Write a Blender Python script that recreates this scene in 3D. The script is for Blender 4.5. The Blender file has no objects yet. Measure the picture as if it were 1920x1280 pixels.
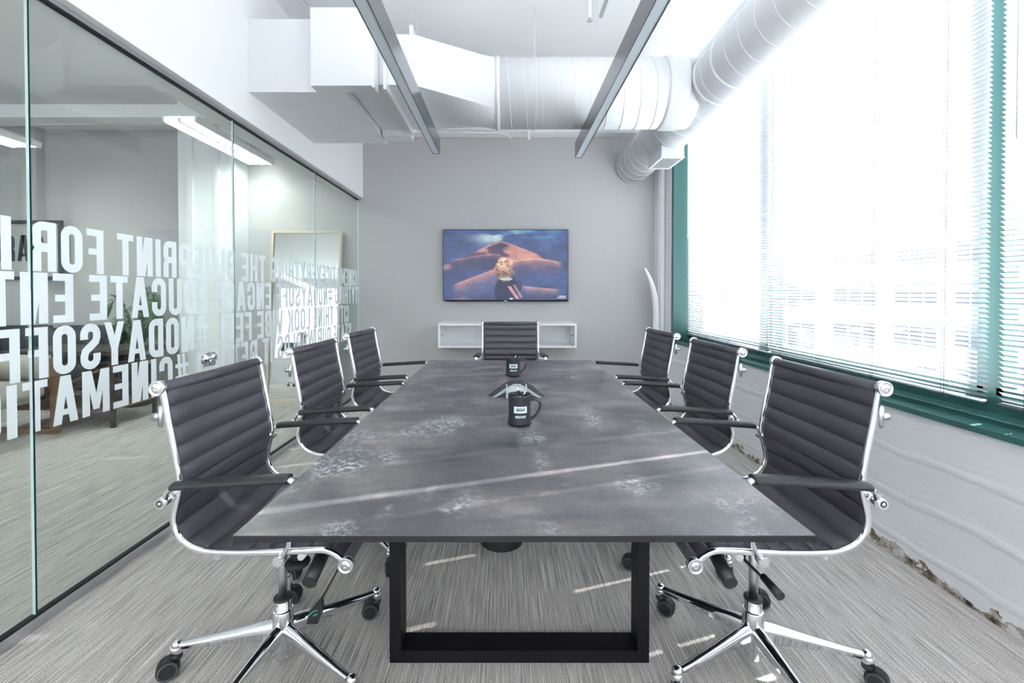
import bpy, bmesh, math, random
import numpy as np
from math import sin, cos, pi, radians, sqrt
from mathutils import Vector, Matrix
random.seed(7)
S = bpy.context.scene
C = bpy.context.collection

# ------------------------------------------------------------------ camera, sky, sun, exposure
cam = bpy.data.cameras.new('camera')
cam.sensor_width = 36.0
cam.lens = 825.0 * 36.0 / 1920.0
cam.shift_x = 12.0 / 1920.0
cam.shift_y = -78.7 / 1920.0
cam.clip_start = 0.02
camo = bpy.data.objects.new('camera', cam)
C.objects.link(camo)
camo.location = (0, 0, 1.22)
camo.rotation_euler = (radians(90 - 0.79), 0, 0)
S.camera = camo

world = bpy.data.worlds.new('sky')
S.world = world
world.use_nodes = True
wn = world.node_tree.nodes
wn['Background'].inputs[0].default_value = (0.86, 0.93, 1.0, 1)
wn['Background'].inputs[1].default_value = 1.55

SUN_EL = radians(36)
sun = bpy.data.lights.new('sun', 'SUN')
sun.energy = 12.5
sun.angle = radians(0.53)
sun.color = (1.0, 0.97, 0.93)
suno = bpy.data.objects.new('sun', sun)
C.objects.link(suno)
_sd = Vector((cos(SUN_EL) * 0.952, cos(SUN_EL) * 0.306, sin(SUN_EL)))
suno.rotation_euler = _sd.to_track_quat('Z', 'Y').to_euler()
suno.location = (8, 3, 6)

S.view_settings.view_transform = 'Standard'
S.view_settings.look = 'None'
S.view_settings.gamma = 1.0
S.view_settings.use_curve_mapping = False
S.view_settings.exposure = 1.27
try:
    S.cycles.max_bounces = 14
    S.cycles.diffuse_bounces = 7
    S.cycles.glossy_bounces = 6
    S.cycles.transmission_bounces = 8
    S.cycles.transparent_max_bounces = 24
    S.cycles.sample_clamp_indirect = 8.0
    S.cycles.caustics_reflective = False
    S.cycles.caustics_refractive = False
    S.cycles.use_denoising = True
except Exception:
    pass

# ------------------------------------------------------------------ materials
def mat(name, col=(.8, .8, .8), rough=.5, metal=0.0, spec=.5, coat=0.0, emis=None, estr=0.0):
    m = bpy.data.materials.new(name)
    m.use_nodes = True
    b = m.node_tree.nodes['Principled BSDF']
    b.inputs['Base Color'].default_value = (*col, 1)
    b.inputs['Roughness'].default_value = rough
    b.inputs['Metallic'].default_value = metal
    b.inputs['Specular IOR Level'].default_value = spec
    b.inputs['Coat Weight'].default_value = coat
    if emis:
        b.inputs['Emission Color'].default_value = (*emis, 1)
        b.inputs['Emission Strength'].default_value = estr
    return m

class N:
    """small node-graph helper"""
    def __init__(s, m):
        s.t = m.node_tree; s.b = s.t.nodes['Principled BSDF']
    def new(s, kind, **kw):
        n = s.t.nodes.new(kind)
        for k, v in kw.items():
            if hasattr(n, k): setattr(n, k, v)
            else: n.inputs[k].default_value = v
        return n
    def link(s, a, b): s.t.links.new(a, b)
    def coords(s, scale=(1, 1, 1), kind='Object'):
        tc = s.new('ShaderNodeTexCoord'); mp = s.new('ShaderNodeMapping')
        mp.inputs['Scale'].default_value = scale
        s.link(tc.outputs[kind], mp.inputs['Vector'])
        return mp.outputs['Vector']
    def noise(s, vec, scale=1, detail=3, rough=.5):
        n = s.new('ShaderNodeTexNoise')
        n.inputs['Scale'].default_value = scale; n.inputs['Detail'].default_value = detail
        n.inputs['Roughness'].default_value = rough
        s.link(vec, n.inputs['Vector'])
        return n.outputs['Fac']
    def ramp(s, fac, stops):
        r = s.new('ShaderNodeValToRGB')
        e = r.color_ramp.elements
        while len(e) < len(stops): e.new(.5)
        for i, (p, c) in enumerate(stops):
            e[i].position = p; e[i].color = (*c, 1) if len(c) == 3 else c
        s.link(fac, r.inputs['Fac'])
        return r.outputs['Color']
    def mix(s, fac, a, b, mode='MIX'):
        n = s.new('ShaderNodeMix'); n.data_type = 'RGBA'; n.blend_type = mode
        for sock, v in ((n.inputs[0], fac), (n.inputs[6], a), (n.inputs[7], b)):
            if hasattr(v, 'node'): s.link(v, sock)
            elif isinstance(v, (int, float)): sock.default_value = v
            else: sock.default_value = (*v, 1)
        return n.outputs[2]
    def bump(s, h, strength=.3, dist=.01):
        n = s.new('ShaderNodeBump'); n.inputs['Strength'].default_value = strength
        n.inputs['Distance'].default_value = dist
        s.link(h, n.inputs['Height']); s.link(n.outputs['Normal'], s.b.inputs['Normal'])

M = {}
M['white'] = mat('white_paint', (.86, .87, .885), .55)
M['white_soffit'] = mat('white_smooth_paint', (.88, .89, .905), .6)
M['duct'] = mat('duct_white_paint', (.70, .72, .75), .45)
M['ceiling'] = mat('ceiling_paint', (.87, .88, .89), .7)
m = M['ceiling']; n = N(m); v = n.coords((1, 1, 1)); n.bump(n.noise(v, 3, 4), .25, .03)
M['chrome'] = mat('polished_chrome', (.82, .83, .86), .07, 1.0)
M['satin'] = mat('satin_aluminium', (.62, .64, .68), .32, 1.0)
M['alu_track'] = mat('anodised_aluminium', (.50, .51, .54), .35, .7)
M['plastic'] = mat('black_plastic', (.018, .018, .021), .42)
M['plastic_grey'] = mat('dark_grey_plastic', (.055, .06, .068), .5)
M['rubber'] = mat('black_rubber', (.012, .012, .013), .65)
M['black_steel'] = mat('black_powder_coated_steel', (.004, .0035, .006), .5, spec=.3)
M['arm_leather'] = mat('black_arm_sleeve', (.020, .020, .023), .42)
M['leather'] = mat('charcoal_leather', (.060, .056, .069), .36)
n = N(M['leather']); v = n.coords((1, 1, 1)); n.bump(n.noise(v, 420, 3), .10, .001)
M['stitch'] = mat('dark_stitching', (.02, .02, .024), .8)
M['green'] = mat('green_enamel', (.040, .135, .130), .30)
n = N(M['green']); v = n.coords((1, 1, 1)); n.bump(n.noise(v, 25, 3), .12, .004)
M['blind'] = mat('white_slat', (.80, .82, .85), .4)
b_ = M['blind'].node_tree.nodes['Principled BSDF']
M['cord'] = mat('grey_cord', (.16, .16, .22), .8)
M['light_body'] = mat('dark_anodised_fixture', (.17, .175, .19), .18, .75)
M['diffuser'] = mat('frosted_diffuser', (.60, .66, .72), .35)
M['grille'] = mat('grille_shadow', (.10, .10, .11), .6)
M['credenza'] = mat('white_lacquer', (.86, .87, .89), .3)
M['tv'] = mat('glossy_black_bezel', (.012, .014, .018), .22)
M['mug'] = mat('matte_black_ceramic', (.024, .026, .033), .42)
M['mug_in'] = mat('mug_interior', (.012, .012, .018), .2)
M['label'] = mat('pale_label', (.70, .80, .84), .5)
M['label_ink'] = mat('dark_ink', (.05, .07, .10), .6)
M['pen'] = mat('pen_black', (.02, .02, .03), .3)
M['pen_w'] = mat('pen_white', (.8, .8, .83), .3)
M['phone'] = mat('phone_grey', (.30, .33, .36), .35)
M['phone_dark'] = mat('phone_speaker_mesh', (.028, .031, .036), .6)
M['phone_light'] = mat('phone_light_grey', (.33, .36, .39), .4)
M['lcd'] = mat('lcd_screen', (.42, .45, .44), .25)
M['wood'] = mat('pale_birch', (.66, .54, .42), .45)
M['brown'] = mat('walnut', (.20, .105, .055), .45)
M['darkwood'] = mat('dark_stained_wood', (.05, .035, .03), .5)
M['beige'] = mat('beige_upholstery', (.50, .47, .43), .9)
M['sofa'] = mat('dark_grey_upholstery', (.045, .048, .058), .8)
M['pot'] = mat('charcoal_planter', (.045, .042, .045), .6)
M['soil'] = mat('potting_soil', (.03, .02, .015), .95)
M['leaf'] = mat('palm_leaf', (.07, .17, .055), .5)
M['mirror'] = mat('mirror_silver', (.90, .93, .91), .01, 1.0)
M['vinyl'] = mat('white_vinyl', (.86, .93, .93), .55)
M['frame_dark'] = mat('dark_picture_frame', (.05, .055, .065), .5)
M['paper'] = mat('grey_print_paper', (.46, .45, .44), .7)
M['dark'] = mat('near_black', (.006, .006, .008), .7)
M['skin'] = mat('skin', (.55, .34, .26), .55)
M['hair'] = mat('dark_hair', (.02, .014, .01), .6)
M['shirt'] = mat('dark_shirt', (.03, .035, .06), .8)
M['jeans'] = mat('blue_jeans', (.09, .15, .27), .85)
M['shoe'] = mat('white_shoe', (.6, .6, .6), .6)
M['green_print'] = mat('green_print', (.03, .45, .18), .5)
M['up_fill'] = mat('added_up_fill', (.9, .9, .9), .5, emis=(.96, .98, 1.0), estr=13.5)  # glow added to the pendant tops, bounced off the ceiling as room fill
M['troffer'] = mat('lit_tube_reflector', (.9, .95, .9), .4, emis=(.95, 1.0, .93), estr=12.0)
M['fill_troffer'] = mat('added_fill_reflector', (.9, .9, .9), .4, emis=(1.0, .99, .98), estr=33.0)  # emission of the two fill lights added behind the camera
M['fac'] = mat('pale_facade', (.82, .80, .79), .8)
M['fac_win'] = mat('facade_window_glass', (.035, .055, .09), .3)
M['street'] = mat('pale_concrete', (.60, .60, .60), .9)

# translucent vinyl and slats let some light through
def translucent(m, col, w):
    t = m.node_tree; b = t.nodes['Principled BSDF']; o = t.nodes['Material Output']
    tr = t.nodes.new('ShaderNodeBsdfTranslucent'); tr.inputs[0].default_value = (*col, 1)
    mx = t.nodes.new('ShaderNodeMixShader'); mx.inputs[0].default_value = w
    t.links.new(b.outputs[0], mx.inputs[1]); t.links.new(tr.outputs[0], mx.inputs[2])
    t.links.new(mx.outputs[0], o.inputs[0])
translucent(M['blind'], (.9, .93, .97), .05)

def glass(name, tint, f0=.04, k=.75):
    m = bpy.data.materials.new(name); m.use_nodes = True
    t = m.node_tree; t.nodes.remove(t.nodes['Principled BSDF']); o = t.nodes['Material Output']
    tr = t.nodes.new('ShaderNodeBsdfTransparent'); tr.inputs[0].default_value = (*tint, 1)
    gl = t.nodes.new('ShaderNodeBsdfGlossy'); gl.inputs['Roughness'].default_value = 0.0
    gl.inputs[0].default_value = (.95, 1, .98, 1)
    lw = t.nodes.new('ShaderNodeLayerWeight'); lw.inputs['Blend'].default_value = .5
    pw = t.nodes.new('ShaderNodeMath'); pw.operation = 'POWER'; pw.inputs[1].default_value = 5.0
    ma = t.nodes.new('ShaderNodeMath'); ma.operation = 'MULTIPLY_ADD'; ma.inputs[1].default_value = k; ma.inputs[2].default_value = f0
    mx = t.nodes.new('ShaderNodeMixShader')
    t.links.new(lw.outputs['Facing'], pw.inputs[0]); t.links.new(pw.outputs[0], ma.inputs[0]); t.links.new(ma.outputs[0], mx.inputs[0])
    t.links.new(tr.outputs[0], mx.inputs[1]); t.links.new(gl.outputs[0], mx.inputs[2])
    t.links.new(mx.outputs[0], o.inputs[0])
    return m
M['glass'] = glass('clear_partition_glass', (.955, .985, .97))
M['win_glass'] = glass('window_glass', (.97, .99, .99))
M['shelf_glass'] = glass('clear_shelf_glass', (.99, .99, .99), .03, .6)
M['glass_edge'] = mat('green_glass_edge', (.012, .06, .065), .15)
M['glass_edge_l'] = mat('polished_glass_edge', (.66, .82, .79), .15)

# carpet
m = M['carpet'] = mat('striped_loop_carpet', rough=.95, spec=.1)
n = N(m)
f1 = n.noise(n.coords((150, .6, 1)), 1.0, 3, .6)
f2 = n.noise(n.coords((300, 5, 1)), 1.0, 2, .6)
f3 = n.noise(n.coords((420, 300, 1)), 1.0, 2, .6)
c1 = n.ramp(f1, [(.30, (.20, .195, .19)), (.50, (.30, .293, .287)), (.70, (.43, .42, .41))])
c2 = n.ramp(f2, [(.32, (.45, .45, .45)), (.60, (1, 1, 1))])
c3 = n.ramp(f3, [(.34, (.36, .36, .36)), (.60, (1, 1, 1))])
cm = n.mix(1.0, c1, c2, 'MULTIPLY'); cm = n.mix(1.0, cm, c3, 'MULTIPLY')
cm = n.mix(1.0, cm, (2.85, 2.76, 2.70), 'MULTIPLY')
n.link(cm, n.b.inputs['Base Color']); n.bump(f3, .5, .004)

# grey woven wall covering
m = M['greywall'] = mat('grey_woven_wallcovering', (.33, .325, .335), .85, spec=.2)
n = N(m)
a = n.noise(n.coords((60, 60, 700)), 1, 2); bb = n.noise(n.coords((700, 700, 60)), 1, 2)
mm = n.mix(.5, a, bb)
cc = n.ramp(mm, [(.35, (.455, .445, .452)), (.65, (.545, .535, .545))])
n.link(cc, n.b.inputs['Base Color']); n.bump(mm, .12, .002)

# rough white-painted concrete with worn foot
m = M['rough_white'] = mat('rough_painted_concrete', (.84, .85, .87), .6)
n = N(m)
v1 = n.coords((1, .5, 2.2)); big = n.noise(v1, 5, 8, .62)
bd = n.coords((1, 1, 1)); wv = n.new('ShaderNodeTexWave'); wv.bands_direction = 'Z'
wv.inputs['Scale'].default_value = 1.6; wv.inputs['Distortion'].default_value = 1.2
wv.inputs['Detail'].default_value = 3; wv.inputs['Detail Scale'].default_value = 2
n.link(bd, wv.inputs['Vector'])
ridge = n.ramp(wv.outputs['Fac'], [(.0, (0, 0, 0)), (.90, (.1, .1, .1)), (1., (1, 1, 1))])
hh = n.mix(.35, big, ridge)
n.bump(hh, .38, .03)
tc = n.new('ShaderNodeTexCoord'); sp = n.new('ShaderNodeSeparateXYZ'); n.link(tc.outputs['Object'], sp.inputs[0])
ln = n.noise(n.coords((3, 7, 9)), 1, 6, .7)
ad = n.new('ShaderNodeMath', operation='MULTIPLY_ADD'); n.link(ln, ad.inputs[0]); ad.inputs[1].default_value = -.26; n.link(sp.outputs['Z'], ad.inputs[2])
foot = n.ramp(ad.outputs[0], [(0.0, (1, 1, 1)), (.001, (0, 0, 0))])
fr_ = n.new('ShaderNodeMath', operation='LESS_THAN'); n.link(ad.outputs[0], fr_.inputs[0]); fr_.inputs[1].default_value = -.095
pc = n.noise(n.coords((14, 14, 20)), 1, 5, .7)
pcol = n.ramp(pc, [(.36, (.035, .03, .025)), (.46, (.26, .20, .14)), (.54, (.50, .47, .43)), (.6, (.72, .72, .72))])
n.link(n.mix(fr_.outputs[0], (.84, .85, .87), pcol), n.b.inputs['Base Color'])

# table top : mottled oxidised laminate
m = M['table'] = mat('oxidised_stone_laminate', rough=.33, spec=.95)
n = N(m)
v = n.coords((1, 1, 1))
a1 = n.noise(v, 3.2, 8, .66)
a2 = n.noise(n.coords((2.2, 9, 1)), 1.6, 6, .6)
a3 = n.noise(v, 170, 5, .8)
base = n.ramp(a1, [(.30, (.036, .038, .046)), (.48, (.085, .083, .089)), (.58, (.135, .128, .130)), (.72, (.20, .198, .205))])
str_ = n.ramp(a2, [(.35, (.74, .75, .80)), (.65, (1.28, 1.20, 1.16))])
base = n.mix(1.0, base, str_, 'MULTIPLY')
gr = n.ramp(a3, [(.3, (.6, .6, .6)), (.7, (1.3, 1.3, 1.3))])
base = n.mix(1.0, base, gr, 'MULTIPLY'); base = n.mix(1.0, base, (1.15, 1.15, 1.16), 'MULTIPLY')
sp1 = n.noise(n.coords((3.2, 2.3, 1)), 1.9, 3, .5)
sp2 = n.noise(v, 60, 6, .85)
msk = n.ramp(sp1, [(.54, (0, 0, 0)), (.68, (1, 1, 1))])
spk = n.ramp(sp2, [(.47, (0, 0, 0)), (.60, (1, 1, 1))])
mk = n.mix(1.0, msk, spk, 'MULTIPLY')
base = n.mix(mk, base, (.52, .53, .56))
n.link(base, n.b.inputs['Base Color'])
n.bump(a3, .06, .001)
n.b.inputs['Roughness'].default_value = .34
M['table_edge'] = mat('black_table_edge', (.005, .005, .009), .4)

# ------------------------------------------------------------------ mesh building
class MB:
    def __init__(s): s.v = []; s.f = []; s.sm = []
    def add(s, vs, fs, smooth=False):
        o = len(s.v); s.v += [tuple(map(float, p)) for p in vs]
        for f in fs: s.f.append(tuple(i + o for i in f)); s.sm.append(smooth)
        return s
    def box(s, x0, x1, y0, y1, z0, z1):
        vs = [(x, y, z) for z in (z0, z1) for y in (y0, y1) for x in (x0, x1)]
        return s.add(vs, [(0, 2, 3, 1), (4, 5, 7, 6), (0, 1, 5, 4), (2, 6, 7, 3), (0, 4, 6, 2), (1, 3, 7, 5)])
    def bbox(s, x0, x1, y0, y1, z0, z1, r=.004, seg=2):
        bm = bmesh.new(); bmesh.ops.create_cube(bm, size=1)
        for vv in bm.verts:
            vv.co = Vector(((x0 + x1) / 2 + vv.co.x * (x1 - x0), (y0 + y1) / 2 + vv.co.y * (y1 - y0), (z0 + z1) / 2 + vv.co.z * (z1 - z0)))
        bmesh.ops.bevel(bm, geom=bm.edges[:], offset=r, segments=seg, affect='EDGES')
        bm.verts.index_update()
        s.add([vv.co for vv in bm.verts], [[q.index for q in f.verts] for f in bm.faces], True)
        bm.free(); return s
    def prism(s, pts, axis, a, b, smooth=False):
        """extrude a 2-D outline between a and b along axis"""
        def P(p, t):
            return {'x': (t, p[0], p[1]), 'y': (p[0], t, p[1]), 'z': (p[0], p[1], t)}[axis]
        k = len(pts)
        vs = [P(p, a) for p in pts] + [P(p, b) for p in pts]
        s.add(vs, [tuple(range(k - 1, -1, -1)), tuple(range(k, 2 * k))])
        o = len(s.v) - 2 * k
        for i in range(k):
            j = (i + 1) % k
            s.f.append((o + i, o + j, o + k + j, o + k + i)); s.sm.append(smooth)
        return s
    def tube(s, pts, r, n=10, caps=True, smooth=True, closed=False, flat=None):
        """round tube along a polyline; r a number or list; flat=(a,b) scales the section"""
        P = [Vector(p) for p in pts]; k = len(P)
        R = r if isinstance(r, (list, tuple)) else [r] * k
        T = []
        for i in range(k):
            if closed: t = P[(i + 1) % k] - P[i - 1]
            elif i == 0: t = P[1] - P[0]
            elif i == k - 1: t = P[-1] - P[-2]
            else: t = (P[i + 1] - P[i]).normalized() + (P[i] - P[i - 1]).normalized()
            T.append(t.normalized() if t.length > 1e-9 else Vector((0, 0, 1)))
        ref = Vector((0, 1, 0)) if abs(T[0].y) < .9 else Vector((0, 0, 1))
        u = (ref - T[0] * ref.dot(T[0])).normalized()
        vs = []
        for i in range(k):
            u = (u - T[i] * u.dot(T[i])).normalized(); w = T[i].cross(u)
            fa, fb = flat if flat else (1, 1)
            for j in range(n):
                a = 2 * pi * j / n
                vs.append(P[i] + (u * cos(a) * fa + w * sin(a) * fb) * R[i])
        fs = []
        for i in range(k if closed else k - 1):
            i2 = (i + 1) % k
            for j in range(n):
                j2 = (j + 1) % n
                fs.append((i * n + j, i * n + j2, i2 * n + j2, i2 * n + j))
        o = len(s.v); s.add(vs, fs, smooth)
        if caps and not closed:
            s.f.append(tuple(o + j for j in range(n - 1, -1, -1))); s.sm.append(False)
            s.f.append(tuple(o + (k - 1) * n + j for j in range(n))); s.sm.append(False)
        return s
    def cyl(s, p, q, r, n=24, r2=None, smooth=True):
        return s.tube([p, q], [r, r if r2 is None else r2], n, True, smooth)
    def lathe(s, prof, center=(0, 0, 0), axis='z', n=32, smooth=True, caps=True):
        """prof: list of (radius, height)"""
        cx, cy, cz = center; vs = []
        for (r, h) in prof:
            for j in range(n):
                a = 2 * pi * j / n; c, d = r * cos(a), r * sin(a)
                vs.append({'z': (cx + c, cy + d, cz + h), 'y': (cx + d, cy + h, cz + c), 'x': (cx + h, cy + c, cz + d)}[axis])
        fs = []
        for i in range(len(prof) - 1):
            for j in range(n):
                j2 = (j + 1) % n
                fs.append((i * n + j, i * n + j2, (i + 1) * n + j2, (i + 1) * n + j))
        o = len(s.v); s.add(vs, fs, smooth)
        if caps:
            k = len(prof) - 1
            if prof[0][0] > 1e-6: s.f.append(tuple(o + j for j in range(n - 1, -1, -1))); s.sm.append(False)
            if prof[-1][0] > 1e-6: s.f.append(tuple(o + k * n + j for j in range(n))); s.sm.append(False)
        return s
    def sphere(s, c, r, n=16, m_=10, sc=(1, 1, 1)):
        prof = [(r * sin(pi * i / m_), -r * cos(pi * i / m_)) for i in range(m_ + 1)]
        o = len(s.v); s.lathe(prof, (0, 0, 0), 'z', n, True, False)
        for i in range(o, len(s.v)):
            x, y, z = s.v[i]; s.v[i] = (c[0] + x * sc[0], c[1] + y * sc[1], c[2] + z * sc[2])
        return s
    def grid(s, rows, smooth=True, flip=False):
        a = len(rows); b = len(rows[0]); vs = [p for r in rows for p in r]; fs = []
        for i in range(a - 1):
            for j in range(b - 1):
                q = (i * b + j, i * b + j + 1, (i + 1) * b + j + 1, (i + 1) * b + j)
                fs.append(q[::-1] if flip else q)
        return s.add(vs, fs, smooth)
    def obj(s, name, m, parent=None, loc=(0, 0, 0), fixn=True):
        me = bpy.data.meshes.new(name)
        me.from_pydata(s.v, [], s.f)
        me.polygons.foreach_set('use_smooth', s.sm)
        if fixn:
            bm = bmesh.new(); bm.from_mesh(me)
            bmesh.ops.recalc_face_normals(bm, faces=bm.faces[:])
            bm.to_mesh(me); bm.free()
        ms = m if isinstance(m, (list, tuple)) else [m]
        for q in ms: me.materials.append(q)
        me.update()
        o = bpy.data.objects.new(name, me); C.objects.link(o)
        o.location = loc
        if parent is not None: o.parent = parent
        return o

def tag(o, label, cat, group=None, kind=None):
    if label: o['label'] = label
    if cat: o['category'] = cat
    if group: o['group'] = group
    if kind: o['kind'] = kind
    return o
def thing(name, label, cat, loc=(0, 0, 0), rz=0, group=None):
    o = bpy.data.objects.new(name, None); C.objects.link(o)
    o.empty_display_size = .05
    o.location = loc; o.rotation_euler = (0, 0, rz)
    return tag(o, label, cat, group)
def struct(o, label=None):
    o['kind'] = 'structure'
    if label: o['label'] = label
    return o
def part(o, label):
    o['label'] = label; return o
def copy_tree(o, parent=None):
    c = o.copy(); C.objects.link(c); c.parent = parent
    for ch in list(o.children): copy_tree(ch, c)
    return c
def catmull(P, n=8):
    out = []
    Q = [P[0]] + list(P) + [P[-1]]
    for i in range(1, len(Q) - 2):
        for k in range(n):
            t = k / n; a, b, c, d = [Vector(q) for q in Q[i - 1:i + 3]]
            out.append(.5 * ((2 * b) + (c - a) * t + (2 * a - 5 * b + 4 * c - d) * t * t + (3 * b - a - 3 * c + d) * t ** 3))
    out.append(Vector(P[-1])); return out

# ------------------------------------------------------------------ the shell
CZ = 3.35; YB = 5.17; XG = -1.73; XR = 1.807
struct(MB().box(-7.5, 2.06, -4, 5.4, -.12, 0).obj('floor', M['carpet']), 'grey striped carpet')
struct(MB().box(-7.7, 2.2, -4.2, 5.4, CZ, CZ + .15).obj('ceiling', M['ceiling']), 'white painted ceiling')
struct(MB().box(-7.5, 2.2, YB, 5.4, 0, CZ).obj('wall_back', M['greywall']), 'grey woven wall behind the television')
struct(MB().box(-7.7, -7.5, -4, 5.4, 0, CZ).obj('wall_left', M['greywall']))
struct(MB().box(-7.5, -5.39, 5.07, YB, 0, CZ).obj('wall_return', M['greywall']))
w = MB()
w.box(-7.5, 2.06, -4.2, -4, 0, .8).box(-7.5, 2.06, -4.2, -4, 3.05, CZ)
for x in (-7.5, -5.1, -2.6, -.1, 1.86):
    w.box(x, x + .2, -4.2, -4, .8, 3.05)
struct(w.obj('wall_rear', M['white']))
w = MB()
w.box(XR, 2.06, -4, 4.82, 0, .69)
w.box(XR, 2.14, 4.82, YB, 0, CZ)
w.box(XR, 2.14, -4, 4.82, 3.2, CZ)
w.box(XR, 2.14, -4, -1.25, .69, 3.2)
# finely divided front so the plaster reads
struct(w.obj('wall_right', M['rough_white']), 'rough white painted concrete wall under the windows')
struct(MB().box(1.745, XR, 5.03, YB, 0, CZ).box(1.755, 1.80, 4.99, 5.03, 0, CZ).obj('trim_1', M['white']), 'white boxed riser in the corner')
# soffit wall over the glass
struct(MB().box(-1.90, -1.67, -1.4, YB, 2.335, CZ).obj('wall_soffit', M['white_soffit']), 'white wall above the glass partition')
struct(MB().box(-1.752, -1.708, -1.4, YB, 2.316, 2.335).obj('trim_2', M['alu_track']), 'aluminium head channel of the glass partition')
struct(MB().box(-1.757, -1.706, -1.4, YB, 0, .036).obj('trim_3', M['alu_track']), 'aluminium floor channel of the glass partition')
struct(MB().box(-1.742, -1.716, -1.4, YB, .036, .042).box(-1.742, -1.716, -1.4, YB, 2.311, 2.316).obj('trim_4', M['dark']), 'black gasket of the glass partition')
struct(MB().box(-7.5, -1.9, 5.02, YB, 3.13, CZ).box(-1.67, 1.745, 5.02, YB, 3.045, CZ).obj('trim_5', M['white']), 'white beam at the head of the back wall')
struct(MB().box(-7.5, -1.9, 4.45, 4.62, 2.99, 3.12).obj('trim_6', M['white']), 'white beam across the neighbouring office')
struct(MB().box(-3.62, -3.02, 4.88, YB, 0, CZ).box(-3.50, -3.44, 4.84, 4.88, 0, CZ).box(-3.20, -3.16, 4.85, 4.88, 0, CZ).obj('wall_pilaster', M['white']), 'white column in the neighbouring office')

# sill steps and frames in green
struct(MB().box(1.79, 1.885, -1.25, 4.80, .69, .713).box(1.885, 1.99, -1.25, 4.80, .69, .732).box(1.99, 2.10, -1.25, 4.82, .69, .80)
       .tube([(1.885, -1.25, .732), (1.885, 4.8, .732)], .006, 8).obj('trim_7', M['green']), 'green enamelled stepped window sill')
struct(MB().box(1.815, 2.14, 4.76, 4.822, .69, 3.2).tube([(1.99, 4.755, .75), (1.99, 4.755, 3.2)], .012, 8).obj('trim_8', M['green']), 'green window jamb beside the corner')
bays = [(3.40, 4.76), (1.865, 3.33), (.36, 1.815), (-1.25, .31)]
for i, (a, b) in enumerate(bays):
    w = MB()
    w.box(2.03, 2.09, a - .025, a + .025, .78, 3.2).box(2.03, 2.09, b - .025, b + .025, .78, 3.2)
    w.box(2.03, 2.09, a, b, 3.14, 3.2).box(2.03, 2.09, a, b, .78, .83)
    f = w.obj('window_%d' % (i + 1), M['green']); struct(f, 'green framed window bay')
    MB().box(2.055, 2.061, a + .02, b - .02, .82, 3.15).obj('window_pane', M['win_glass'], f)
for i, x in enumerate((-4.9 + 0, -2.4, .1)):
    w = MB().box(x - .0, x + 2.3 if x < 0 else 1.86, -4.12, -4.06, .8, .86)
    for k in range(4):
        xx = x + k * .75
        w.box(xx, xx + .05, -4.12, -4.06, .8, 3.05)
    f = w.obj('window_%d' % (i + 5), M['white']); struct(f, 'rear window frame')
    f['label'] = 'white framed window at the far end of the open office'

# ------------------------------------------------------------------ condensed bold lettering
def _strip(pts, t, closed=False):
    P = [Vector((p[0], p[1])) for p in pts]; k = len(P); L = []; R = []
    for i in range(k):
        if closed: a, b = P[i - 1], P[(i + 1) % k]
        else: a, b = P[max(i - 1, 0)], P[min(i + 1, k - 1)]
        d1 = (P[i] - a); d2 = (b - P[i])
        if d1.length < 1e-9: d1 = d2
        if d2.length < 1e-9: d2 = d1
        d1 = d1.normalized(); d2 = d2.normalized()
        n1 = Vector((-d1.y, d1.x)); n2 = Vector((-d2.y, d2.x)); nn = (n1 + n2)
        nn = nn.normalized(); mlen = 1 / max(.5, nn.dot(n1))
        L.append(P[i] + nn * t / 2 * mlen); R.append(P[i] - nn * t / 2 * mlen)
    out = []
    for i in range(k if closed else k - 1):
        j = (i + 1) % k
        out.append([L[i], L[j], R[j], R[i]])
    return out
def _arc(cx, cy, rx, ry, a0, a1, n=7):
    return [(cx + rx * cos(radians(a0 + (a1 - a0) * i / n)), cy + ry * sin(radians(a0 + (a1 - a0) * i / n))) for i in range(n + 1)]
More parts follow.
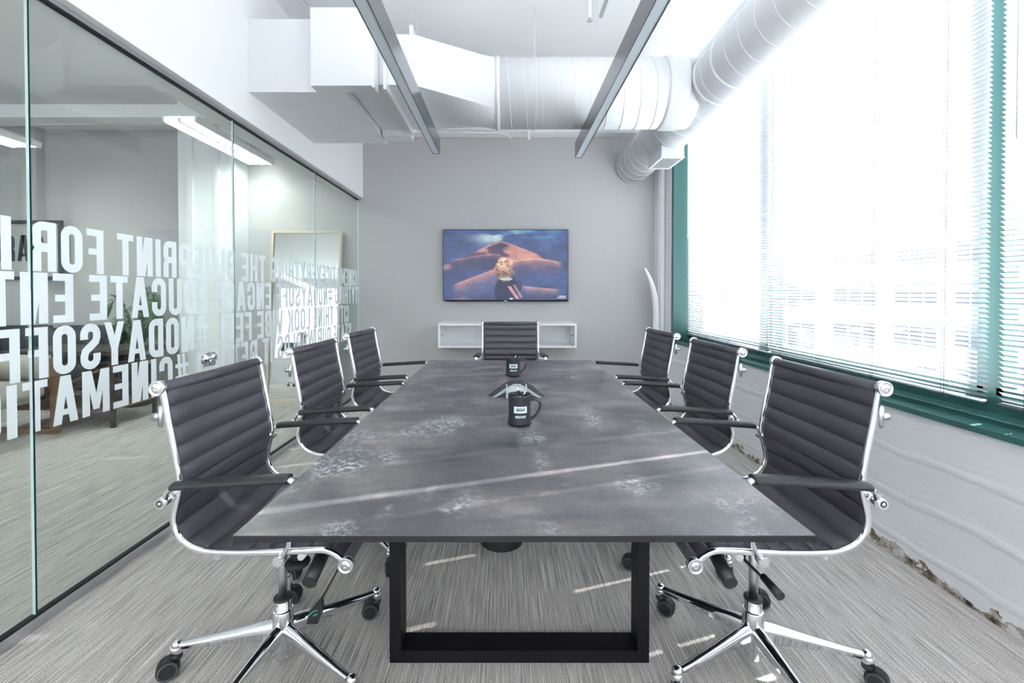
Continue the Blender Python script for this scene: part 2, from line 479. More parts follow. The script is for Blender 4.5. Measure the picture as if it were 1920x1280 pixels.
def glyph(ch, t=.175):
    w = {'I': .175, 'M': .66, 'W': .72, 'A': .53, 'V': .52, 'Y': .52, '#': .52, 'E': .42, 'F': .41, 'L': .40, 'T': .46, 'N': .50, 'K': .50, '/': .3, '&': .5}.get(ch, .47)
    h = t / 2; x0, x1, y0, y1 = h, w - h, h, 1 - h
    xm = w / 2; r = min((x1 - x0) / 2, .15); th = t * .86
    R = []
    def rect(a, b, c, d): R.append([Vector((a, c)), Vector((b, c)), Vector((b, d)), Vector((a, d))])
    def diag(xb, yb, xt, yt, hw): R.append([Vector((xb - hw, yb)), Vector((xb + hw, yb)), Vector((xt + hw, yt)), Vector((xt - hw, yt))])
    def S_(p, closed=False): R.extend(_strip(p, t, closed))
    if ch == 'I': rect(0, t, 0, 1)
    elif ch in 'LEF':
        rect(0, t, 0, 1)
        if ch in 'LE': rect(0, w, 0, th)
        if ch in 'EF': rect(0, w, 1 - th, 1); rect(0, w * .90, .5 - th * .45, .5 + th * .45)
    elif ch == 'T': rect(0, w, 1 - th, 1); rect(xm - h, xm + h, 0, 1)
    elif ch == 'H': rect(0, t, 0, 1); rect(w - t, w, 0, 1); rect(0, w, .5 - th / 2, .5 + th / 2)
    elif ch == 'N': rect(0, t, 0, 1); rect(w - t, w, 0, 1); diag(w - t * .95, 0, t * .95, 1, t * .52)
    elif ch == 'M': rect(0, t, 0, 1); rect(w - t, w, 0, 1); diag(xm, .12, t * .85, 1, t * .42); diag(xm, .12, w - t * .85, 1, t * .42)
    elif ch == 'A': diag(t * .5, 0, xm - .02, 1, t * .5); diag(w - t * .5, 0, xm + .02, 1, t * .5); rect(xm - .15, xm + .15, .18, .18 + th * .8)
    elif ch == 'V': diag(xm - .02, 0, t * .5, 1, t * .5); diag(xm + .02, 0, w - t * .5, 1, t * .5)
    elif ch == 'W':
        diag(w * .27, 0, t * .5, 1, t * .48); diag(w * .27 + .01, 0, xm, 1, t * .40)
        diag(w * .73 - .01, 0, xm, 1, t * .40); diag(w * .73, 0, w - t * .5, 1, t * .48)
    elif ch == 'Y': rect(xm - h, xm + h, 0, .45); diag(xm, .38, t * .5, 1, t * .5); diag(xm, .38, w - t * .5, 1, t * .5)
    elif ch == 'K': rect(0, t, 0, 1); diag(t * 1.0, .36, w - t * .5, 1, t * .5); diag(w - t * .5, 0, t * 1.3, .58, t * .5)
    elif ch == '#':
        diag(w * .27, 0, w * .40, 1, .055); diag(w * .62, 0, w * .75, 1, .055); rect(0, w, .28, .39); rect(.02, w, .62, .73)
    elif ch in 'OQ': S_(_arc(x1 - r, y1 - r, r, r, 0, 90) + _arc(x0 + r, y1 - r, r, r, 90, 180) + _arc(x0 + r, y0 + r, r, r, 180, 270) + _arc(x1 - r, y0 + r, r, r, 270, 360), True)
    elif ch == 'D': S_([(x0, y1)] + [(x0, y0)] + _arc(x1 - r, y0 + r, r, r, 270, 360) + _arc(x1 - r, y1 - r, r, r, 0, 90), True)
    elif ch == 'C': S_([(x1, .63)] + _arc(x1 - r, y1 - r, r, r, 0, 90) + _arc(x0 + r, y1 - r, r, r, 90, 180) + _arc(x0 + r, y0 + r, r, r, 180, 270) + _arc(x1 - r, y0 + r, r, r, 270, 360) + [(x1, .37)])
    elif ch == 'G': S_([(x1, .65)] + _arc(x1 - r, y1 - r, r, r, 0, 90) + _arc(x0 + r, y1 - r, r, r, 90, 180) + _arc(x0 + r, y0 + r, r, r, 180, 270) + _arc(x1 - r, y0 + r, r, r, 270, 360) + [(x1, .52)]); rect(xm, w, .40, .40 + th * .85)
    elif ch == 'U': S_([(x0, 1)] + _arc(x0 + r, y0 + r, r, r, 180, 270) + _arc(x1 - r, y0 + r, r, r, 270, 360) + [(x1, 1)])
    elif ch == 'J': S_([(x0, .30)] + _arc(x0 + r, y0 + r, r, r, 180, 270) + _arc(x1 - r, y0 + r, r, r, 270, 360) + [(x1, 1)])
    elif ch == 'S':
        S_([(x1, .66)] + _arc(x1 - r, y1 - r, r, r, 0, 90) + _arc(x0 + r, y1 - r, r, r, 90, 180) + [(x0, .70), (x0 + .03, .60), (xm, .5), (x1 - .03, .40), (x1, .30)]
           + _arc(x1 - r, y0 + r, r, r, 0, -90) + _arc(x0 + r, y0 + r, r, r, 270, 180) + [(x0, .34)])
    elif ch in 'PRB':
        ym = .44 if ch == 'P' else .48; q = min(r, .13)
        S_([(0, y1)] + _arc(x1 - q, y1 - q, q, q, 90, 0) + _arc(x1 - q, ym + q, q, q, 0, -90) + [(0, ym)])
        rect(0, t, 0, 1)
        if ch == 'R': rect(x1 - h, w, 0, .36); R.append([Vector((x1 - h, .36)), Vector((w, .36)), Vector((w - .05, .47)), Vector((x1 - h - .05, .47))])
        if ch == 'B': S_([(0, .5)] + _arc(x1 - q, .5 - q, q, q, 90, 0) + _arc(x1 - q, y0 + q, q, q, 0, -90) + [(0, y0)])
    elif ch == '0': return glyph('O', t)
    return w, R
def lay(text, gap=.095, space=.26):
    out = []; u = 0
    for ch in text:
        if ch == ' ': u += space; continue
        w, R = glyph(ch); out.append((ch, u, w, R)); u += w + gap
    return out, u

# ------------------------------------------------------------------ glass partition (six panes with lettering)
joints = [-.80, .40, 1.602, 2.80, 3.995, YB]
rows_ = [('CINEMATICEVERYTHING THE BLUEPRINT FOR INSPIRE', 1.302, .186, 'FOR ', 2, 'end', 1.603),
         ('CITYTHING #NODAYSOFF ENGAGE EDUCATE ENTERTAIN', 1.107, .190, 'ENTER', 0, 'start', 1.755),
         ('CITY THINE LOOK VIBE FEEL #NODAYSOFF EV', .905, .190, 'OFF EV', 0, 'end', 1.673),
         ('STATE OUR WORLDS IT BETTER #CINEMATICS', .712, .187, '#CINEMA', 0, 'start', 2.388)]
polys = []      # (list of (y,z))
for (txt, zb, hh, key, off, edge, ya) in rows_:
    L, tot = lay(txt)
    idx = txt.index(key) + off
    li = len(txt[:idx].replace(' ', ''))
    ch, u, w, R = L[li]
    ua = u if edge == 'start' else u + w
    for (ch, u, w, R) in L:
        for q in R:
            polys.append([(ya - (u + p.x - ua) * hh, zb + p.y * hh) for p in q])
def clip(poly, a, b):
    def half(P, f):
        o = []
        for i in range(len(P)):
            p, q = P[i - 1], P[i]; fp, fq = f(p), f(q)
            if (fp >= 0) != (fq >= 0):
                t = fp / (fp - fq); o.append((p[0] + (q[0] - p[0]) * t, p[1] + (q[1] - p[1]) * t))
            if fq >= 0: o.append(q)
        return o
    P = half(poly, lambda p: p[0] - a)
    return half(P, lambda p: b - p[0]) if P else P
seg_names = ['clear glass panel of the partition nearest the camera', 'clear glass panel of the partition beside the table end', 'lettered glass door panel with a small chrome lock',
             'lettered glass panel in front of the white column', 'lettered glass panel at the grey wall']
for i in range(5):
    a, b = joints[i], joints[i + 1]
    w = MB().box(XG - .005, XG + .005, a + .003, b - .003, .04, 2.314)
    g = w.obj('window_%d' % (i + 10), M['glass']); struct(g, seg_names[i])
    e = MB().box(XG - .0052, XG + .0052, b - .0035, b - .0028, .042, 2.312).obj('glass_edge', M['glass_edge_l'], g)
    e = MB().box(XG - .0052, XG + .0052, a + .0022, a + .0040, .042, 2.312).obj('glass_edge', M['glass_edge'], g)
    lw = MB()
    for k_, P in enumerate(polys):
        Q = clip(P, a + .004, b - .004)
        if len(Q) >= 3: lw.add([(XG + .0062 + (k_ % 9) * .00004, y, z) for (y, z) in Q], [tuple(range(len(Q)))])
    if lw.v:
        part(lw.obj('lettering', M['vinyl'], g, fixn=False), 'frosted white capital letters, reading mirrored from inside')
    if i == 2:
        lk = MB().bbox(XG - .016, XG - .005, 2.50, 2.60, .80, .875, .004).bbox(XG + .0065, XG + .016, 2.50, 2.60, .80, .875, .004)
        lk.lathe([(.016, 0), (.018, .004), (.018, .03), (.012, .034), (0, .034)], (XG + .016, 2.55, .852), 'x', 20)
        lk.cyl((XG + .02, 2.55, .852), (XG + .02, 2.55, .80), .006, 10)
        part(lk.obj('door_lock', M['chrome'], g), 'small chrome lock clamped to the glass')

# ------------------------------------------------------------------ venetian blinds
def blind(y0, y1, cords, label, z1=3.18, xb=1.95):
    t = thing('venetian_blind', label, 'window blind', (xb, (y0 + y1) / 2, .78), 0, 'white venetian blinds on the green windows')
    yc = (y0 + y1) / 2
    th = radians(37); W = .0125; pitch = .0203
    cuts = [(c - .0045, c + .0045) for c in cords]
    segs = []; s = y0
    for (a, b) in cuts: segs.append((s, a)); s = b
    segs.append((s, y1))
    sl = MB(); z = .805 - .78; cs = [(-1, 0), (-.28, .0012), (.28, .0012), (1, 0)]
    def pt(q, y, z): # q: position across slat -1 (room) .. 1 (outside)
        return (q[0] * W * cos(th) + q[1] * sin(th), y - yc, z - q[0] * W * sin(th) + q[1] * cos(th))
    while z < z1 - .78 - .03:
        jit = random.uniform(-.0006, .0006)
        for (a, b) in segs:
            sl.grid([[pt(c, a, z + jit) for c in cs], [pt(c, b, z + jit) for c in cs]])
        for (a, b) in cuts:
            for e0, e1 in ((0, 1), (2, 3)):
                sl.grid([[pt(cs[e0], a, z + jit), pt(cs[e1], a, z + jit)], [pt(cs[e0], b, z + jit), pt(cs[e1], b, z + jit)]])
        z += pitch
    o = sl.obj('slats', M['blind'], t, fixn=False)
    MB().bbox(-.013, .013, y0 - yc, y1 - yc, -.006, .010, .003).obj('bottom_rail', M['satin'], t)
    MB().box(-.02, .02, y0 - yc, y1 - yc, z1 - .78 - .03, z1 - .78).obj('head_rail', M['blind'], t)
    for c in cords:
        q = MB()
        for dx in (-.0135, .0135):
            q.tube([(dx, c - yc, -.004), (dx, c - yc, z1 - .78)], .0011, 5)
        q.tube([(-.016, c - yc + .012, -.02), (-.016, c - yc + .012, z1 - .78)], .0008, 5)
        q.tube([(0, c - yc, -.02), (0, c - yc, -.006)], .004, 6)
        q.obj('ladder_cord', M['cord'], t)
    q = MB().tube([(-.03, y1 - yc - .07, 1.02), (-.03, y1 - yc - .07, z1 - .8)], .0035, 8)
    q.obj('tilt_wand', M['white'], t)
    return t
blind(3.233, 4.72, [3.42, 3.82, 4.22, 4.60], 'venetian blind over the window next to the corner riser')
blind(1.780, 3.225, [1.94, 2.32, 2.71, 3.09], 'widest venetian blind, over the middle window behind the chairs')
blind(.322, 1.730, [.5, .88, 1.26, 1.625], 'venetian blind cut off by the edge of the picture')
blind(-1.2, .317, [-1.0, -.5, 0, .2], 'venetian blind beside the camera, out of the picture')

# ------------------------------------------------------------------ outside
struct(MB().box(2.6, 160, -60, 160, -8.2, -8).obj('ground', M['street']))
def facade(y, x0, x1, top, wins, label, name='office_block'):
    t = thing(name, label, 'building', ((x0 + x1) / 2, y, -8)); xc = (x0 + x1) / 2
    MB().box(x0 - xc, x1 - xc, 0, 6, 0, top + 8).obj('facade', M['fac'], t)
    MB().box(x0 - xc - .2, x1 - xc + .2, -.3, 0, top + 7.6, top + 8.1).obj('cornice', M['fac'], t)
    for (a, b, c, d) in wins:
        q = MB().box(a - xc, b - xc, -.02, 0, c + 8, d + 8).obj('window', M['fac_win'], t)
        r = MB()
        for k in (1, 2):
            xx = a + (b - a) * k / 3; r.box(xx - .05 - xc, xx + .05 - xc, -.06, -.02, c + 8, d + 8)
        r.box(a - xc, b - xc, -.06, -.02, d + 8 - .55, d + 8 - .47)
        r.obj('window_bar', M['fac'], q)
    return t
s_ = 825 / 34.
wins = []
for c0 in range(-1, 6):
    xa = (1563 + 114.5 * c0 - 948) / s_
    for (ya_, yb_) in ((445, 494), (529, 573), (606, 653), (687, 727), (765, 803)):
        wins.append((xa, xa + 79 / s_, 1.22 - (yb_ - 550) / s_, 1.22 - (ya_ - 550) / s_))
facade(34, (1440 - 948) / s_, 52, 1.22 + 132 / s_, wins, 'pale office block with wide windows seen through the middle blind')
s2 = 825 / 60.; wins = []
for c0 in range(0, 4):
    xa = (1287 + 50 * c0 - 948) / s2
    for (ya_, yb_) in ((488, 500), (537, 570), (604, 632), (665, 690)):
        wins.append((xa, xa + 27 / s2, 1.22 - (yb_ - 550) / s2, 1.22 - (ya_ - 550) / s2))
facade(60, 14, (1478 - 948) / s2, 1.22 + 95 / s2, wins, 'more distant pale building seen through the blind next to the corner', 'office_block')

# ------------------------------------------------------------------ ducts
CX, CD, RD = 1.483, 2.703, .199
t = thing('spiral_duct', 'long white spiral duct running along the windows into the grey wall', 'air duct', (CX, 2.0, CD))
d = MB(); y_a, y_b = -1.5, YB - 2.0
d.cyl((0, y_a - 2.0, 0), (0, y_b, 0), RD, 64)
hel = []; turns = (YB + 1.5) / .155
for i in range(int(turns * 40) + 1):
    a = 2 * pi * i / 40; hel.append((cos(a) * (RD + .0005), -3.5 + i / 40 * .155, sin(a) * (RD + .0005)))
hel = [p for p in hel if p[1] < y_b]
d.tube(hel, .0028, 5)
d.obj('duct_tube', M['duct'], t)
for yy in (3.02 - 2, 3.60 - 2, 2.78 - 2):
    MB().lathe([(RD, -.012), (RD + .008, -.010), (RD + .008, .010), (RD, .012)], (0, yy, 0), 'y', 64, caps=False).obj('collar', M['duct'], t)
sc = MB()
for yy in (2.80 - 2, 3.0 - 2, 3.62 - 2):
    for k in range(8):
        a = k * pi / 4 + .3; sc.sphere((cos(a) * (RD + .009), yy + .03, sin(a) * (RD + .009)), .004, 6, 4)
sc.obj('screws', M['satin'], t)
# saddle where the crossing duct enters
RX = .245; YX = 3.30
t2 = thing('spiral_duct', 'white spiral duct crossing the room under the ceiling from the transition piece', 'air duct', (.6, YX, CD))
d = MB(); xa, xb = -.07 - .6, 1.36 - .6
d.cyl((xa, 0, 0), (xb, 0, 0), RX, 64)
hel = []
n_ = int((1.20) / .115 * 40)
for i in range(n_):
    a = 2 * pi * i / 40; hel.append((xa + .03 + i / 40 * .115, cos(a) * (RX + .0005), sin(a) * (RX + .0005)))
d.tube([p for p in hel if p[0] < 1.20 - .6], .003, 5)
d.obj('duct_tube', M['duct'], t2)
MB().lathe([(RX, -.05), (RX + .007, -.048), (RX + .007, .0), (RX, .002)], (1.13 - .6 + .06, 0, 0), 'x', 64, caps=False).obj('collar', M['duct'], t2)
MB().lathe([(RX, -.004), (RX + .008, -.003), (RX + .008, .022), (RX, .024)], (-.065 - .6, 0, 0), 'x', 64, caps=False).obj('collar', M['duct'], t2)
sad = MB().lathe([(RX, 0), (RX + .01, .03), (RX + .012, .14)], (1.14 - .6, 0, 0), 'x', 64, caps=False); sad.obj('saddle', M['duct'], t2)
hg = MB()
hg.tube([(.215 - .6, cos(a) * (RX + .004), sin(a) * (RX + .004)) for a in [2 * pi * k / 40 for k in range(40)]], .004, 5, closed=True)
hg.tube([(.215 - .6, 0, RX), (.215 - .6, 0, CZ - CD)], .003, 6)
hg.obj('hanger_strap', M['duct'], t2)

# square-to-round transition
t = thing('duct_transition', 'white square-to-round duct fitting between flanged duct and spiral duct', 'duct fitting', (-.33, YX, 2.53))
n4 = 48; rowsq = []
for k in range(9):
    f = k / 8; row = []
    for j in range(n4 + 1):
        a = 2 * pi * j / n4 + pi / 4
        cy_, sz_ = cos(a), sin(a)
        mx = max(abs(cy_), abs(sz_))
        rect = Vector((cy_ / mx * .385, sz_ / mx * .163 + (2.738 - 2.53)))
        circ = Vector((cy_ * RX, sz_ * RX + (CD - 2.53)))
        p = rect.lerp(circ, f)
        row.append((-.60 + .53 * f + .33, p.x - .035 * (1 - f), p.y))
    rowsq.append(row)
MB().grid(rowsq, smooth=False).obj('transition', M['duct'], t)
MB().box(-.617 + .33, -.597 + .33, -.455, -.415, .0, .41).box(-.617 + .33, -.597 + .33, .345, .385, .0, .41).box(-.617 + .33, -.597 + .33, -.415, .345, .0, .045).box(-.617 + .33, -.597 + .33, -.415, .345, .37, .41).obj('flange', M['duct'], t)

t = thing('rectangular_duct', 'white rectangular duct with slip flanges between boxed housing and transition', 'air duct', (-.82, 3.24, 2.53))
MB().box(-1.03 + .82, -.62 + .82, -.362, .41, .045, .37).obj('duct_body', M['duct'], t)
x = -.785
MB().box(x + .82, x + .020 + .82, -.40, .435, .0, .045).box(x + .82, x + .020 + .82, -.40, -.362, .045, .40).box(x + .82, x + .020 + .82, .41, .435, .045, .40).box(x + .82, x + .020 + .82, -.362, .41, .37, .40).obj('flange', M['duct'], t)
MB().box(-.20, .030, .42, .56, -.005, .06).obj('rear_offset', M['duct'], t)

t = thing('duct_housing', 'large white boxed duct housing against the wall above the glass', 'duct box', (-1.35, 3.36, 2.527))
MB().box(-1.67 + 1.35, -1.06 + 1.35, -.484, .49, 0, .47).obj('housing', M['duct'], t)
MB().box(-1.06 + 1.35, -1.035 + 1.35, -.49, .495, -.003, .03).box(-1.06 + 1.35, -1.035 + 1.35, -.484, .49, .03, .45).obj('flange', M['duct'], t)
hp = MB().box(-.19, .11, -.28, .16, -.004, 0)
hp.obj('access_panel', M['duct'], t)
sc = MB()
for k in range(4):
    for yy in (-.285, .165):
        sc.sphere((-.18 + k * .095, yy, -.002), .005, 6, 4)
for yy in (-.19, -.06, .07):
    for xx in (-.195, .115): sc.sphere((xx, yy, -.002), .005, 6, 4)
sc.obj('screws', M['satin'], t)
t = thing('duct_collar_box', 'white sheet-metal box projecting from the duct housing towards the camera', 'duct box', (-1.03, 2.82, 2.52))
MB().box(-.19, .195, -.048, .048, 0, .485).obj('box_body', M['duct'], t)
MB().box(.195, .208, -.052, .050, -.012, .49).obj('side_flange', M['duct'], t)

# supply grille box under the long duct
t = thing('supply_grille', 'white air outlet box with a louvred grille hanging under the spiral duct', 'air vent', (1.48, 4.10, 2.42))
MB().box(-.10, .10, -.19, .17, .012, .115).obj('vent_box', M['duct'], t)
MB().box(-.105, -.085, -.195, .175, 0, .012).box(.085, .105, -.195, .175, 0, .012).box(-.085, .085, -.195, -.165, 0, .012).box(-.085, .085, .145, .175, 0, .012).obj('grille_frame', M['duct'], t)
g = MB()
for k in range(8):
    x = -.078 + k * .0215
    g.box(x, x + .006, -.165, .145, .001, .011)
g.obj('louvres', M['duct'], t)
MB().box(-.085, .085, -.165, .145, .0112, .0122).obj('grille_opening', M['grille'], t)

# ------------------------------------------------------------------ linear pendant lights
def linear(x0, x1, y1, label, cx):
    y0 = -1.2; zb, zt = 2.32, 2.44
    t = thing('linear_pendant_light', label, 'ceiling light', ((x0 + x1) / 2, (y0 + y1) / 2, zb), 0, 'slim dark linear lights over the table')
    xm, ym = (x0 + x1) / 2, (y0 + y1) / 2; a, b = x0 - xm, x1 - xm; p, q = y0 - ym, y1 - ym
    MB().box(a, a + .004, p, q, 0, .12).box(b - .004, b, p, q, 0, .12).box(a + .004, b - .004, p, q, .112, .12).box(a + .004, b - .004, p, p + .004, 0, .112).box(a + .004, b - .004, q - .004, q, 0, .112).obj('housing', M['light_body'], t)
    MB().box(a + .004, b - .004, p + .004, q - .004, .003, .008).obj('diffuser', M['diffuser'], t)
    MB().box(a + .006, b - .006, p + .006, min(q - .006, 2.45 - ym), .1201, .1215).obj('added_up_fill', M['up_fill'], t)  # added glowing strip, hidden from below, to brighten ceiling and room
    for yy in (.25, 1.9, y1 - .75):
        MB().tube([(0, yy - ym, .12), (0, yy - ym, CZ - zb)], .0015, 6).cyl((0, yy - ym, .12), (0, yy - ym, .145), .006, 10).obj('suspension_cable', M['satin'], t)
    return t
linear(-.574, -.517, 3.49, 'slim dark linear pendant on the glass partition side of the table', 0)
linear(.563, .620, 3.59, 'slim dark linear pendant on the window side of the table', 0)

# ------------------------------------------------------------------ pipes, conduits, sprinkler
tag(MB().tube([(.70, -1.2, 3.25), (.70, YX - .05, 3.25)], .017, 12).obj('sprinkler_pipe', M['white']), 'white ceiling pipe running above the window side pendant', 'pipe')
tag(MB().tube([(-.56, -1.2, 3.26), (-.56, 3.05, 3.26)], .014, 12).obj('ceiling_pipe', M['white']), 'white ceiling pipe running above the partition side pendant', 'pipe')
tag(MB().tube([(-1.64, 1.9, 3.30), (-1.5, 2.7, 3.30), (-1.42, 3.2, 3.30)], .012, 10).box(-1.58, -1.52, 1.4, 3.0, 3.31, 3.35).obj('ceiling_conduit', M['white']), 'white conduit strip above the duct housing', 'pipe')
t = thing('fire_sprinkler', 'small white sprinkler head under the ceiling beside the pipe', 'sprinkler', (.57, 3.0, 3.06))
MB().cyl((0, 0, .02), (0, 0, .26), .009, 12).cyl((0, 0, .19), (0, 0, .23), .02, 12).box(-.006, .14, -.008, .008, .18, .20).obj('drop_pipe', M['white'], t)
MB().lathe([(.02, 0), (.02, .003), (.005, .006), (.007, .025)], (0, 0, 0), 'z', 12).obj('deflector', M['satin'], t)
cp = [(-.85, 4.98, 3.10), (.0, 4.98, 3.10), (1.25, 4.98, 3.10)]
t = thing('wall_conduit', 'white conduit along the head of the grey wall with a short drop', 'pipe', (0, 4.985, 3.035))
MB().tube([(-1.0, 0, .03), (1.62, 0, .03)], .014, 10).obj('conduit', M['white'], t)
MB().tube(catmull([(-.55, -.02, .0), (-.3, -.02, -.012), (-.1, -.02, -.012), (.0, -.02, -.03), (.06, -.02, -.075)], 6), .009, 8).obj('cable', M['white'], t)
MB().cyl((.26, -.0, .03), (.26, -.0, -.085), .015, 12).cyl((.26, 0, .01), (.26, 0, .04), .022, 12).obj('drop', M['white'], t)

# tusk-like white pole in the corner
pts = catmull([(1.688, 4.98, 0.02), (1.70, 4.98, .6), (1.705, 4.98, 1.0), (1.685, 4.98, 1.20), (1.64, 4.98, 1.37), (1.575, 4.98, 1.505)], 8)
k_ = len(pts)
tag(MB().tube(pts, [.036 if i < k_ * .55 else .036 - .026 * ((i - k_ * .55) / (k_ * .45)) for i in range(k_)], 16).obj('curved_pole', M['white']),
    'white curved tapering pole standing in the corner by the window jamb', 'pole')

# ------------------------------------------------------------------ television
t = thing('television', 'wall mounted flat television showing a curly haired person before sand dunes', 'television', (0, YB, 1.127))
tx0, tx1, tz0, tz1 = -.725, .727, 0, .832
MB().bbox(tx0, tx1, -.072, -.035, tz0, tz1, .003).box(-.45, .45, -.035, -.001, .16, .68).obj('case', M['tv'], t)
W_, H_ = 420, 236
uu, vv = np.meshgrid(np.linspace(0, 1, W_), np.linspace(0, 1, H_))
rng = np.random.RandomState(3)
def vnoise(u, v, fx, fy, seed):
    r = np.random.RandomState(seed); g = r.rand(int(np.max(v) * fy) + 3, int(np.max(u) * fx) + 3)
    x = u * fx; y = v * fy; xi = x.astype(int); yi = y.astype(int); a = x - xi; b = y - yi
    a = a * a * (3 - 2 * a); b = b * b * (3 - 2 * b)
    return (g[yi, xi] * (1 - a) + g[yi, xi + 1] * a) * (1 - b) + (g[yi + 1, xi] * (1 - a) + g[yi + 1, xi + 1] * a) * b
def fbm(u, v, fx, fy, seed, o=4):
    s = 0; amp = .5
    for k in range(o): s = s + amp * vnoise(u, v, fx * 2 ** k, fy * 2 ** k, seed + k); amp *= .5
    return s
def mixc(a, b, m): return a * (1 - m[..., None]) + np.array(b) * m[..., None]
def sst(x, a, b):
    t_ = np.clip((x - a) / (b - a), 0, 1); return t_ * t_ * (3 - 2 * t_)
img = np.zeros((H_, W_, 3)) + np.array((.10, .17, .38))
nz = fbm(uu, vv, 6, 8, 1); img *= (.65 + .8 * nz)[..., None]
img = mixc(img, (.16, .42, .62), sst(vv, .72, .98) * sst(fbm(uu, vv, 5, 9, 20), .38, .62) * sst(uu, .2, .45) * (1 - sst(uu, .92, 1)))
cl = sst(fbm(uu, vv, 5, 10, 40), .42, .60) * np.exp(-((uu - .48) / .2) ** 2 - ((vv - .89) / .085) ** 2) * 1.4
img = mixc(img, (.62, .76, .80), np.clip(cl, 0, .85))
# big dune
pk = .84 - .42 * np.abs(uu - .47) ** 1.15 * 1.9 + .03 * (fbm(uu, vv * 0, 8, 1, 60) - .5)
ins = sst(pk - vv, 0, .03) * sst(vv, .40, .5)
dt = fbm(uu * 1.3 + .4 * vv, vv, 6, 7, 70)
dune = np.array((.17, .12, .25))[None, None] * np.ones_like(img)
dune = mixc(dune, (.66, .42, .40), sst(dt, .40, .60))
img = img * (1 - ins[..., None]) + dune * ins[..., None]
img = mixc(img, (.82, .50, .42), np.clip(np.exp(-((pk - vv - .01) / .014) ** 2) * sst(uu, .24, .36) * (1 - sst(uu, .72, .8)), 0, .8))
img = mixc(img, (.11, .10, .22), np.exp(-((uu - .46) / .07) ** 2 - ((vv - .77) / .06) ** 2) * .9)
# rolling ridges
def ridge(f, wdt, col, u0, u1, strength=.85, dark=None):
    global img
    y = f(uu); m = sst(uu, u0, u0 + .08) * (1 - sst(uu, u1 - .08, u1))
    if dark is not None: img = mixc(img, dark, sst(y - vv, 0, .02) * (1 - sst(y - vv, .10, .30)) * m * .8)
    k = np.exp(-np.clip(y - vv, 0, 9) / wdt) * sst(y - vv, -.012, .008) * m * strength
    k = k * (.55 + .8 * fbm(uu, vv, 22, 26, 90))
    img = mixc(img, col, np.clip(k, 0, 1))
ridge(lambda u: .56 + .10 * np.sin((u - .05) * 3.6), .02, (.70, .42, .42), .03, .48, .8, (.07, .10, .26))
ridge(lambda u: .50 + .09 * np.sin((u - .42) * 5.2), .035, (.90, .60, .50), .46, .98, .95, (.17, .15, .32))
ridge(lambda u: .16 + .34 * (u / .5) ** .95, .11, (.78, .46, .42), .05, .52, .85)
ridge(lambda u: .20 - .16 * (u - .62), .05, (.88, .56, .48), .60, .96, .9)
ridge(lambda u: .035 + 0 * u, .03, (.75, .40, .40), .05, .25, .8)
img = mixc(img, (.10, .12, .28), (1 - sst(vv, .0, .16)) * .55 * (1 - sst(fbm(uu, vv, 10, 5, 33), .35, .6) * .5))
# figure
body = ((uu - .475) / .065) ** 2 + ((vv - .10) / .23) ** 2 < 1
body |= ((uu - .55) / .05) ** 2 + ((vv - .16) / .17) ** 2 < 1
sh = body & (vv < .34)
img[sh] = np.array((.02, .05, .16)) * (.7 + .8 * fbm(uu, vv, 30, 30, 5))[sh][:, None]
pk2 = ((uu - .605) / .022) ** 2 + ((vv - .20) / .09) ** 2 < 1
img[pk2] = (.09, .10, .20)
arm = (np.abs((uu - .565) * .9 + (vv - .10) * .35) < .014) & (vv < .20) & (vv > .02)
img[arm] = (.62, .44, .48)
arm = (np.abs((uu - .60) + (vv - .12) * .35) < .010) & (vv < .22) & (vv > .03)
img[arm] = (.50, .38, .44)
hr = np.sqrt(((uu - .49) / .078) ** 2 + ((vv - .44) / .155) ** 2) + .9 * (fbm(uu, vv, 22, 18, 8, 3) - .45)
hm_ = hr < .95
hn = vnoise(uu + .03 * np.sin(vv * 60), vv, 90, 40, 11)
hc = np.array((.42, .20, .16)) * (1 - hn[..., None]) + np.array((1.0, .84, .70)) * hn[..., None]
hc = hc * (.55 + .5 * vnoise(uu, vv, 60, 34, 19))[..., None] * (.65 + .6 * sst(vv, .36, .52))[..., None]
img[hm_] = hc[hm_]
img[(((uu - .505) / .05) ** 2 + ((vv - .30) / .018) ** 2 < 1)] = (.62, .72, .82)
cap = (np.abs(vv - .055) < .008) & (uu > .93) & (uu < .985) | (np.abs(vv - .035) < .007) & (uu > .912) & (uu < .985)
img[cap & (rng.rand(H_, W_) > .25)] = (.85, .87, .95)
img[(((uu - .545) / .016) ** 2 + ((vv - .02) / .012) ** 2 < 1)] = (.7, .85, .95)
img *= (.80 + .42 * fbm(uu, vv, 26, 22, 77, 4))[..., None]
img = np.clip(img * np.array((1.02, .98, .94)), 0, 1)
scr = MB(); e = .006
scr.grid([[(tx0 + e + (tx1 - tx0 - 2 * e) * j / (W_ - 1), -.0725, tz0 + .016 + (tz1 - tz0 - .016 - e) * i / (H_ - 1)) for j in range(W_)] for i in range(H_)], smooth=False, flip=True)
m = M['screen'] = bpy.data.materials.new('television_picture'); m.use_nodes = True
tb = m.node_tree; pb = tb.nodes['Principled BSDF']; at = tb.nodes.new('ShaderNodeAttribute'); at.attribute_name = 'picture'
pb.inputs['Base Color'].default_value = (.01, .01, .012, 1); pb.inputs['Roughness'].default_value = .25
tb.links.new(at.outputs['Color'], pb.inputs['Emission Color']); pb.inputs['Emission Strength'].default_value = .44
so = scr.obj('screen', m, t, fixn=False)
ca = so.data.color_attributes.new('picture', 'FLOAT_COLOR', 'POINT')
lin = np.ones((H_ * W_, 4), dtype=np.float32); lin[:, :3] = (img.reshape(-1, 3) ** 1.55)
ca.data.foreach_set('color', lin.ravel())
MB().box(-.022, .020, -.0735, -.072, .004, .010).box(tx0 + .006, tx0 + .016, -.0735, -.072, .004, .010).obj('badge', M['satin'], t)

